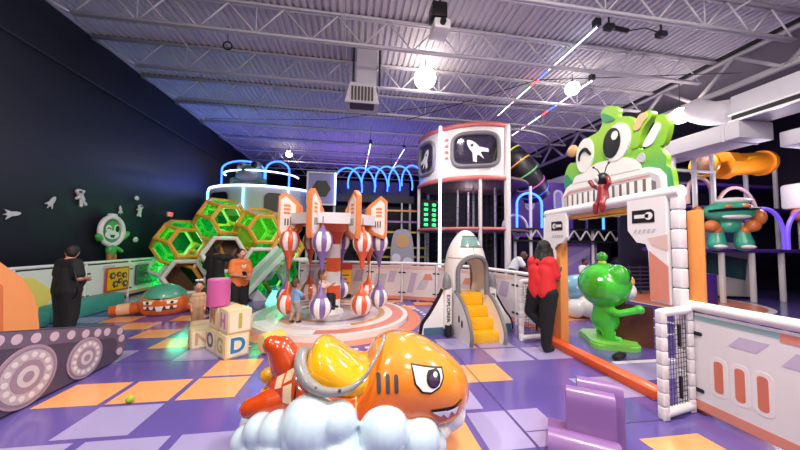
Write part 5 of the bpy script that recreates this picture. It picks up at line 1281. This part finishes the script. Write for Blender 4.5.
# arched light tunnel
for k in range(6):
    b = MB(LEDB); r = .68
    b.tube([(r*math.cos(q)*.85, r*math.cos(q)*.5, r*1.15*math.sin(q)) for q in [-.25+(PI+.5)*j/20 for j in range(21)]], .032, 8)
    o = b.build('tunnel_arch', loc=(-.35+.56*k, 12.5, 3.9+.05*k)); tag(o, 'blue glowing arch of the overhead tunnel between hexagon panel and round tower', 'light arch', 'blue tunnel arches')
t = thing('overhead_deck', 'dark raised walkway carrying the blue tunnel arches', 'walkway', (.65, 12.7, 3.35))
b = MB(mat('walk_dark', '#241F38', .6)); b.box((0, 0, 0), (3.5, 1.2, .3)); b.box((0, .55, .5), (3.5, .03, .9)); b.build('deck', t)
for x in (-1.6, 0, 1.6): b = MB(STEEL); b.cyl((x, -.5, -3.35), (x, -.5, -.1), .05, n=8); b.build('pole', t)
# shelves and slide below it
t = thing('climbing_rack', 'dark climbing rack with orange and yellow bars under the walkway', 'climbing structure', (1.5, 11.2, 0))
for z, c in ((2.78, '#C98A4A'), (1.95, '#B9A23E'), (1.35, '#C9B84A'), (1.0, '#B9A23E'), (2.35, '#8E6AA8')): b = MB(mat('bar_'+c[1:], c, .5)); b.box((.3, 0, z), (1.9, .08, .07)); b.build('bar', t)
for x in (-.6, .25, 1.2): b = MB(STEEL); b.cyl((x, .05, 0), (x, .05, 3.1), .035, n=8); b.build('post', t)
b = MB(mat('rack_back', '#12101A', .8)); b.box((-.95, .9, 1.5), (3.2, .1, 3.0)); b.build('back_panel', t)
b = MB(mat('speaker_violet', '#4A4268', .5)); b.box((-1.05, .2, 2.35), (.5, .3, .95), bev=.03); b.build('violet_box', t)
t = thing('roller_slide', 'black ribbed roller slide sloping down under the walkway', 'slide', (.55, 10.6, 0))
b = MB(BLKS)
for k in range(14): f_ = k/13; b.cyl((-.95+1.2*f_-.28, 0, 1.9-1.5*f_), (-.95+1.2*f_+.28, -.4, 1.9-1.5*f_), .09, n=10)
b.build('roller', t); b = MB(mat('slide_rail', '#3A3948', .4)); b.tube([(-1.2, -.05, 2.0), (.05, -.05, .35)], .05, 8); b.tube([(-.65, -.42, 2.0), (.6, -.42, .35)], .05, 8); b.build('rail', t)
t = thing('astronaut_cutout', 'grey astronaut cutout with tan face between the dark racks', 'cutout', (1.65, 10.4, 0))
b = MB(mat('cut_grey', '#8C8A96', .5)); b.prism(smooth2([(-.34, .55), (-.42, 1.1), (-.36, 1.7), (-.2, 2.0), (.2, 2.0), (.36, 1.7), (.42, 1.1), (.34, .55)], 4), -.03, .03, FY); b.build('cutout_board', t)
b = MB(mat('cut_tan', '#B58A5A', .5)); b.disc((0, 1.6), .25, FY, .03, .045, 24); b.build('face', t)
b = MB(LGREY); b.disc((-.22, 1.0), .16, FY, .03, .05, 16); b.disc((.2, .85), .18, FY, .03, .05, 16); b.build('glove', t); b = MB(STEEL); b.box((0, .06, .3), (.1, .05, .6)); b.build('post', t)

# ------------------------------------------------------------------ right hand play structure
rs = thing('right_play_structure', 'purple edged play decks on white posts at the right', 'play structure', (11.2, 7.4, 0))
for z, x0, x1, y in ((1.45, 9.0, 16, -.6), (2.75, 9.0, 15.9, .1), (3.55, 9.0, 15.9, .4)):
    b = MB(PURP); b.box(((x0+x1)/2-11.2, y+.6, z), (x1-x0, 1.4, .10), bev=.02); b.build('deck', rs)
for x in (-1.1, -.05, 1.0, 2.1, 3.4): b = MB(WHITE); b.box((x, -.62, .72), (.10, .10, 1.44), bev=.015); b.build('post', rs)
for x in (-.1, 1.2, 2.4): b = MB(WHITE); b.box((x, .2, 2.9), (.09, .09, 2.8), bev=.015); b.build('post', rs)
for x in (-2.3, -1.6, -.95): b = MB(WHITE); b.box((x, -.4, 3.4), (.09, .09, 1.8), bev=.015); b.build('post', rs)
b = MB(mat('deck_dark', '#1D1530', .7)); b.box((1.0, 1.4, 2.2), (6.6, .1, 4.4)); b.build('back_panel', rs)
b = MB(WHITE); b.box((-1.62, -.4, 4.32), (1.5, .1, .1), bev=.015); b.box((-1.62, -.4, 3.72), (1.5, .08, .08), bev=.015); b.box((-1.62, .2, 4.32), (1.5, .1, .1), bev=.015); b.build('top_rail', rs)
b = MB(LEDB); b.box((-1.62, -.2, 4.40), (1.6, .04, .04)); b.build('light_strip', rs)
PT = clear('tube_amber', '#E8912A', .9, .1, .75)
tt = thing('orange_tunnel', 'orange crawl tunnel with clear bubble ends up under the white duct', 'tunnel', (10.9, 7.2, 4.02))
OT = mat('tunnel_orange', '#EE8E1C', .3, coat=.5)
b = MB(OT); b.tube([(.1, 0, 0), (.7, -.05, .05), (1.3, -.1, .1)], .33, 24, cap=False); b.tube([(1.26, -.1, .1), (1.36, -.105, .105)], .38, 24); b.tube([(-.6, .05, -.02), (-.5, .05, -.02)], .36, 24, cap=False); b.tube([(-.15, 0, 0), (.2, 0, 0)], .42, 8); b.build('tube', tt)
b = MB(clear('bubble', '#C9A48A', .6, .05, .4)); b.ell((1.34, -.1, .1), (.2, .34, .34)); b.build('bubble_window', tt)
b = MB(mat('bubble_ring', '#F2B43A', .3)); b.tube([(-.62, .05+.34*math.cos(2*PI*k/24), -.02+.34*math.sin(2*PI*k/24)) for k in range(24)], .05, 8, True); b.build('ring', tt)
b = MB(clear('bubble', '#C9A48A')); b.ell((-.55, .05, -.02), (.18, .32, .32)); b.build('bubble_window', tt)
b = MB(YEL); b.prism(smooth2([(.45, .06), (.8, .1), (.8, .2), (.45, .18)], 3), 0, .35, FY @ T(0, 0, 0)); b.build('yellow_print', tt)
# teal robot
rb_ = thing('robot_figure', 'teal and orange robot figure with a dark visor standing on the purple deck', 'figure', (10.05, 6.55, 1.5), -.5)
RTL = mat('robot_teal', '#3FA88A', .3, coat=.4); ROR = mat('robot_orange', '#DD7A3C', .35, coat=.3)
bl = Blob(); bl.ell((0, 0, 1.0), (.55, .38, .30)).ell((0, 0, .62), (.25, .2, .2)); bl.build('body', RTL, rb_, .025, 4)
b = MB(BLACK); b.tube([(-.50, -.18, 1.02), (-.25, -.36, 1.04), (0, -.40, 1.05), (.25, -.36, 1.06), (.5, -.18, 1.07)], .055, 8, sx=1.2, sy=.7); b.build('visor', rb_)
b = MB(WHITE); b.ell((.1, .0, 1.3), (.4, .22, .1)); b.ell((.0, -.3, .85), (.3, .1, .06)); b.build('crest', rb_)
for s in (-1, 1):
    b = MB(ROR); b.ell((s*.18, -.36, 1.12), (.08, .06, .06)); b.build('eye_lamp', rb_)
    b = MB(ROR); b.ell((s*.42, -.1, .62), (.16, .16, .16)); b.ell((s*.28, -.05, .5), (.11, .12, .13)); b.build('arm', rb_)
    bl = Blob(); bl.cap((s*.26, 0, .42), (s*.28, -.02, .14), .15, .2); lg = bl.build('leg', RTL, rb_, .025, 4)
    b = MB(WHITE); b.ell((s*.28, -.16, .06), (.14, .18, .06)); b.build('foot', lg)
b = MB(ROR); b.ell((-.62, .1, .98), (.12, .2, .22)); b.ell((.6, .0, .85), (.14, .2, .22)); b.build('ear_cap', rb_)
# second robot shoulder pieces at the frame edge
t = thing('robot_bust', 'white and orange machine head at the right edge of the photo', 'figure', (12.55, 6.6, 2.75))
b = MB(WHITE); b.box((.15, 0, .28), (.7, .5, .75), bev=.1); b.build('head_case', t); b = MB(ROR); b.box((.05, -.26, .35), (.3, .05, .5), bev=.02); b.ell((-.05, -.1, -.25), (.2, .2, .2)); b.build('orange_cover', t); b = MB(RTL); b.ell((.2, -.1, -.3), (.25, .2, .2)); b.build('neck', t); b = MB(STEEL); b.cyl((.15, 0, -1.25), (.15, 0, -.3), .08, n=10); b.build('post', t)
# hoops on the right decks
AP = mat('hoop_white', '#D9CFDD', .4, emit=.25, ecol='#B8A0E0'); APk = mat('hoop_pink', '#D9B4B4', .4); APU = mat('hoop_violet', '#7A5FC8', .4, emit=.8, ecol='#6A4AE0')
def hoop(x, y, z, r, m, label, h=1.1, rz=0):
    b = MB(m); b.tube([(-r, 0, 0), (-r, 0, h*.3)]+[(-r*math.cos(q), 0, h*.3+r*1.1*math.sin(q)) for q in [PI*j/16 for j in range(17)]]+[(r, 0, h*.3), (r, 0, 0)], .05, 8)
    o = b.build('deck_hoop', loc=(x, y, z)); o.rotation_euler = (0, 0, rz); tag(o, label, 'hoop')
hoop(10.05, 7.2, 2.8, .42, APk, 'pale pink hoop left of the teal robot below the white rails')
hoop(11.2, 7.1, 2.2, .72, APk, 'wide pink hoop arching right behind the teal robot')
hoop(11.35, 6.6, 1.5, .66, APU, 'violet lit hoop on the deck next to the robot feet', 1.4)
hoop(12.25, 6.3, 1.5, .66, APU, 'violet lit hoop on the deck nearest the right edge', 1.2)
t = thing('hexagon_screen', 'white slanted panel with dark teal window under the purple deck', 'panel', (10.9, 7.3, 0), 0)
b = MB(mat('screen_white', '#B8B4B4', .45)); b.prism([(-1.1, .15), (1.0, .05), (1.05, 2.2), (.4, 2.45), (-.7, 2.2), (-1.0, 1.1)], -.04, .04, FY, bev=.01); b.build('panel', t)
b = MB(mat('screen_teal', '#1E4A54', .3)); b.prism([(-.65, .78), (.75, .55), (.85, 1.18), (-.6, 1.38)], .04, .05, FY); b.prism([(-.2, 1.75), (.6, 1.65), (.75, 2.0), (-.1, 2.1)], .04, .05, FY); b.build('dark_window', t)
b = MB(PURP); b.box((9.2, 6.45, .42), (.36, .1, .84), bev=.02); o = b.build('purple_box_post'); tag(o, 'purple box post just right of the gate under the deck', 'post')
b = MB(LGREY); b.box((8.9, 6.4, 1.22), (.16, .05, .3), bev=.01); o = b.build('notice_card'); tag(o, 'small pale notice card hung right of the orange gate post', 'sign')
b = MB(STEEL); b.cyl((8.9, 6.45, 0), (8.9, 6.45, 1.45), .03, n=8); o = b.build('notice_post'); tag(o, 'thin grey post carrying the pale notice card', 'post')

# ------------------------------------------------------------------ under the roof
def tubeled(name, a, c, label):
    t = thing(name, label, 'light tube', a); a, c = V(a), V(c); d = c-a
    cs = [('#DCEBFF', '#CFE4FF'), ('#3F6BFF', '#3A60FF'), ('#FF5A4A', '#FF4A3A'), ('#BFF0E0', '#A8F0DA'), ('#F0B8E8', '#F0A8E8'), ('#E8F0FF', '#E0E8FF')]
    cuts = [0, .36, .46, .55, .7, .82, 1]
    for k in range(6):
        b = MB(mat('tube_led_%d' % k, cs[k][0], .4, emit=5, ecol=cs[k][1])); b.cyl(d*cuts[k], d*cuts[k+1], .016, n=6); b.build('light_segment', t)
    b = MB(BLACK); b.box((0, 0, .1), (.12, .12, .16)); b.cyl((0, 0, .1), (0, 0, 6.4-a.z), .01, n=5); b.build('hanger', t); b = MB(BLACK); b.cyl(d, d+V((0, 0, 6.4-c.z)), .01, n=5); b.build('hanger', t)
tubeled('hanging_light_tube', (5.0, 5.35, 6.2), (5.0, 9.75, 6.2), 'long coloured light tube slanting down from the top edge')
tubeled('hanging_light_tube', (6.45, 7.1, 6.15), (6.25, 11.0, 6.0), 'shorter coloured light tube hung right of the long one')
tubeled('hanging_light_tube', (.52, 12.0, 5.6), (.42, 15.5, 5.4), 'distant pink light tube left of the round tower')
tubeled('hanging_light_tube', (2.1, 13.0, 5.8), (1.8, 15.5, 5.4), 'distant pale light tube just beside the round tower')
t = thing('air_vent', 'white ceiling air vent box with dark grille hung in the middle', 'vent', (.08, 7.3, 5.15))
b = MB(DUCT); b.prism([(-.42, -.22), (.42, -.22), (.30, .28), (-.30, .28)], -.3, .3, FY, bev=.02); b.build('vent_box', t)
b = MB(mat('vent_dark', '#4B413E', .6))
for k in range(7): b.box((-.24+.08*k, -.31, 0), (.05, .03, .34))
b.box((0, -.1, -.225), (.6, .35, .02)); b.build('grille', t)
b = MB(DUCT); b.box((.1, .1, .75), (.5, .5, .95)); b.build('duct_neck', t)
for x in (-.22, .42): b = MB(BLKS); b.box((x, -.2, .78), (.05, .05, 1.0)); b.build('hanger', t)
t = thing('projector', 'white projector hung under the roof at the top edge', 'projector', (1.55, 5.4, 5.75))
b = MB(WHITE); b.box((0, 0, 0), (.32, .42, .2), bev=.03); b.build('case', t); b = MB(BLACK); b.box((-.05, -.05, .28), (.3, .3, .3), bev=.02); b.cyl((0, 0, .3), (0, 0, .66), .02, n=6); b.cyl((0, -.21, 0), (0, -.26, 0), .06, n=12); b.build('mount', t)
b = MB(BLACK); b.tube([(.09*math.cos(2*PI*k/20), 0, .09*math.sin(2*PI*k/20)) for k in range(20)], .018, 6, True); b.cyl((0, 0, .09), (0, 0, .45), .008, n=5); o = b.build('cable_ring', loc=(-2.95, 6.9, 5.93)); tag(o, 'black cable ring hanging from the roof on the left', 'cable ring')
t = thing('spotlight_cluster', 'black spotlight cluster holding the long coloured light tube', 'spotlight', (5.25, 5.3, 6.2))
b = MB(BLACK); b.box((0, 0, 0), (.2, .14, .12), bev=.02); b.cyl((.15, 0, 0), (.5, .05, .02), .05, n=10); b.cyl((0, 0, 0), (0, 0, .25), .02, n=6); b.build('spot', t)
b = MB(BLKS); b.box((1.3, -.0, 0), (.2, .14, .12), bev=.02); b.tube([(.5, .05, .02), (.9, 0, .1), (1.3, 0, .03)], .012, 5); b.cyl((1.3, 0, 0), (1.3, 0, .25), .02, n=6); b.build('spot', t)

# ------------------------------------------------------------------ coloured light of the LED fittings
light('AREA', (-.5, 15.5, 3.6), 90, (.42, .25, 1), 2.5, (PI, 0, 0))
light('AREA', (5.5, 14, 3.2), 80, (.62, .35, 1), 2.5, (PI, 0, 0))
light('POINT', (-5.6, 13.0, 3.6), 110, (.1, .15, 1), .3)
light('POINT', (4.3, 10.6, 3.3), 25, (1, .85, .95), .3)
light('POINT', (4.3, 10.6, 1.6), 15, (.9, .8, 1), .3)
light('POINT', (8.2, 9.4, 3.6), 50, (.7, .5, 1), .3)
light('POINT', (11.2, 6.2, 3.4), 60, (.95, .85, 1), .3)
light('POINT', (-4.1, 12.2, 4.6), 20, (.5, .6, 1), .2)
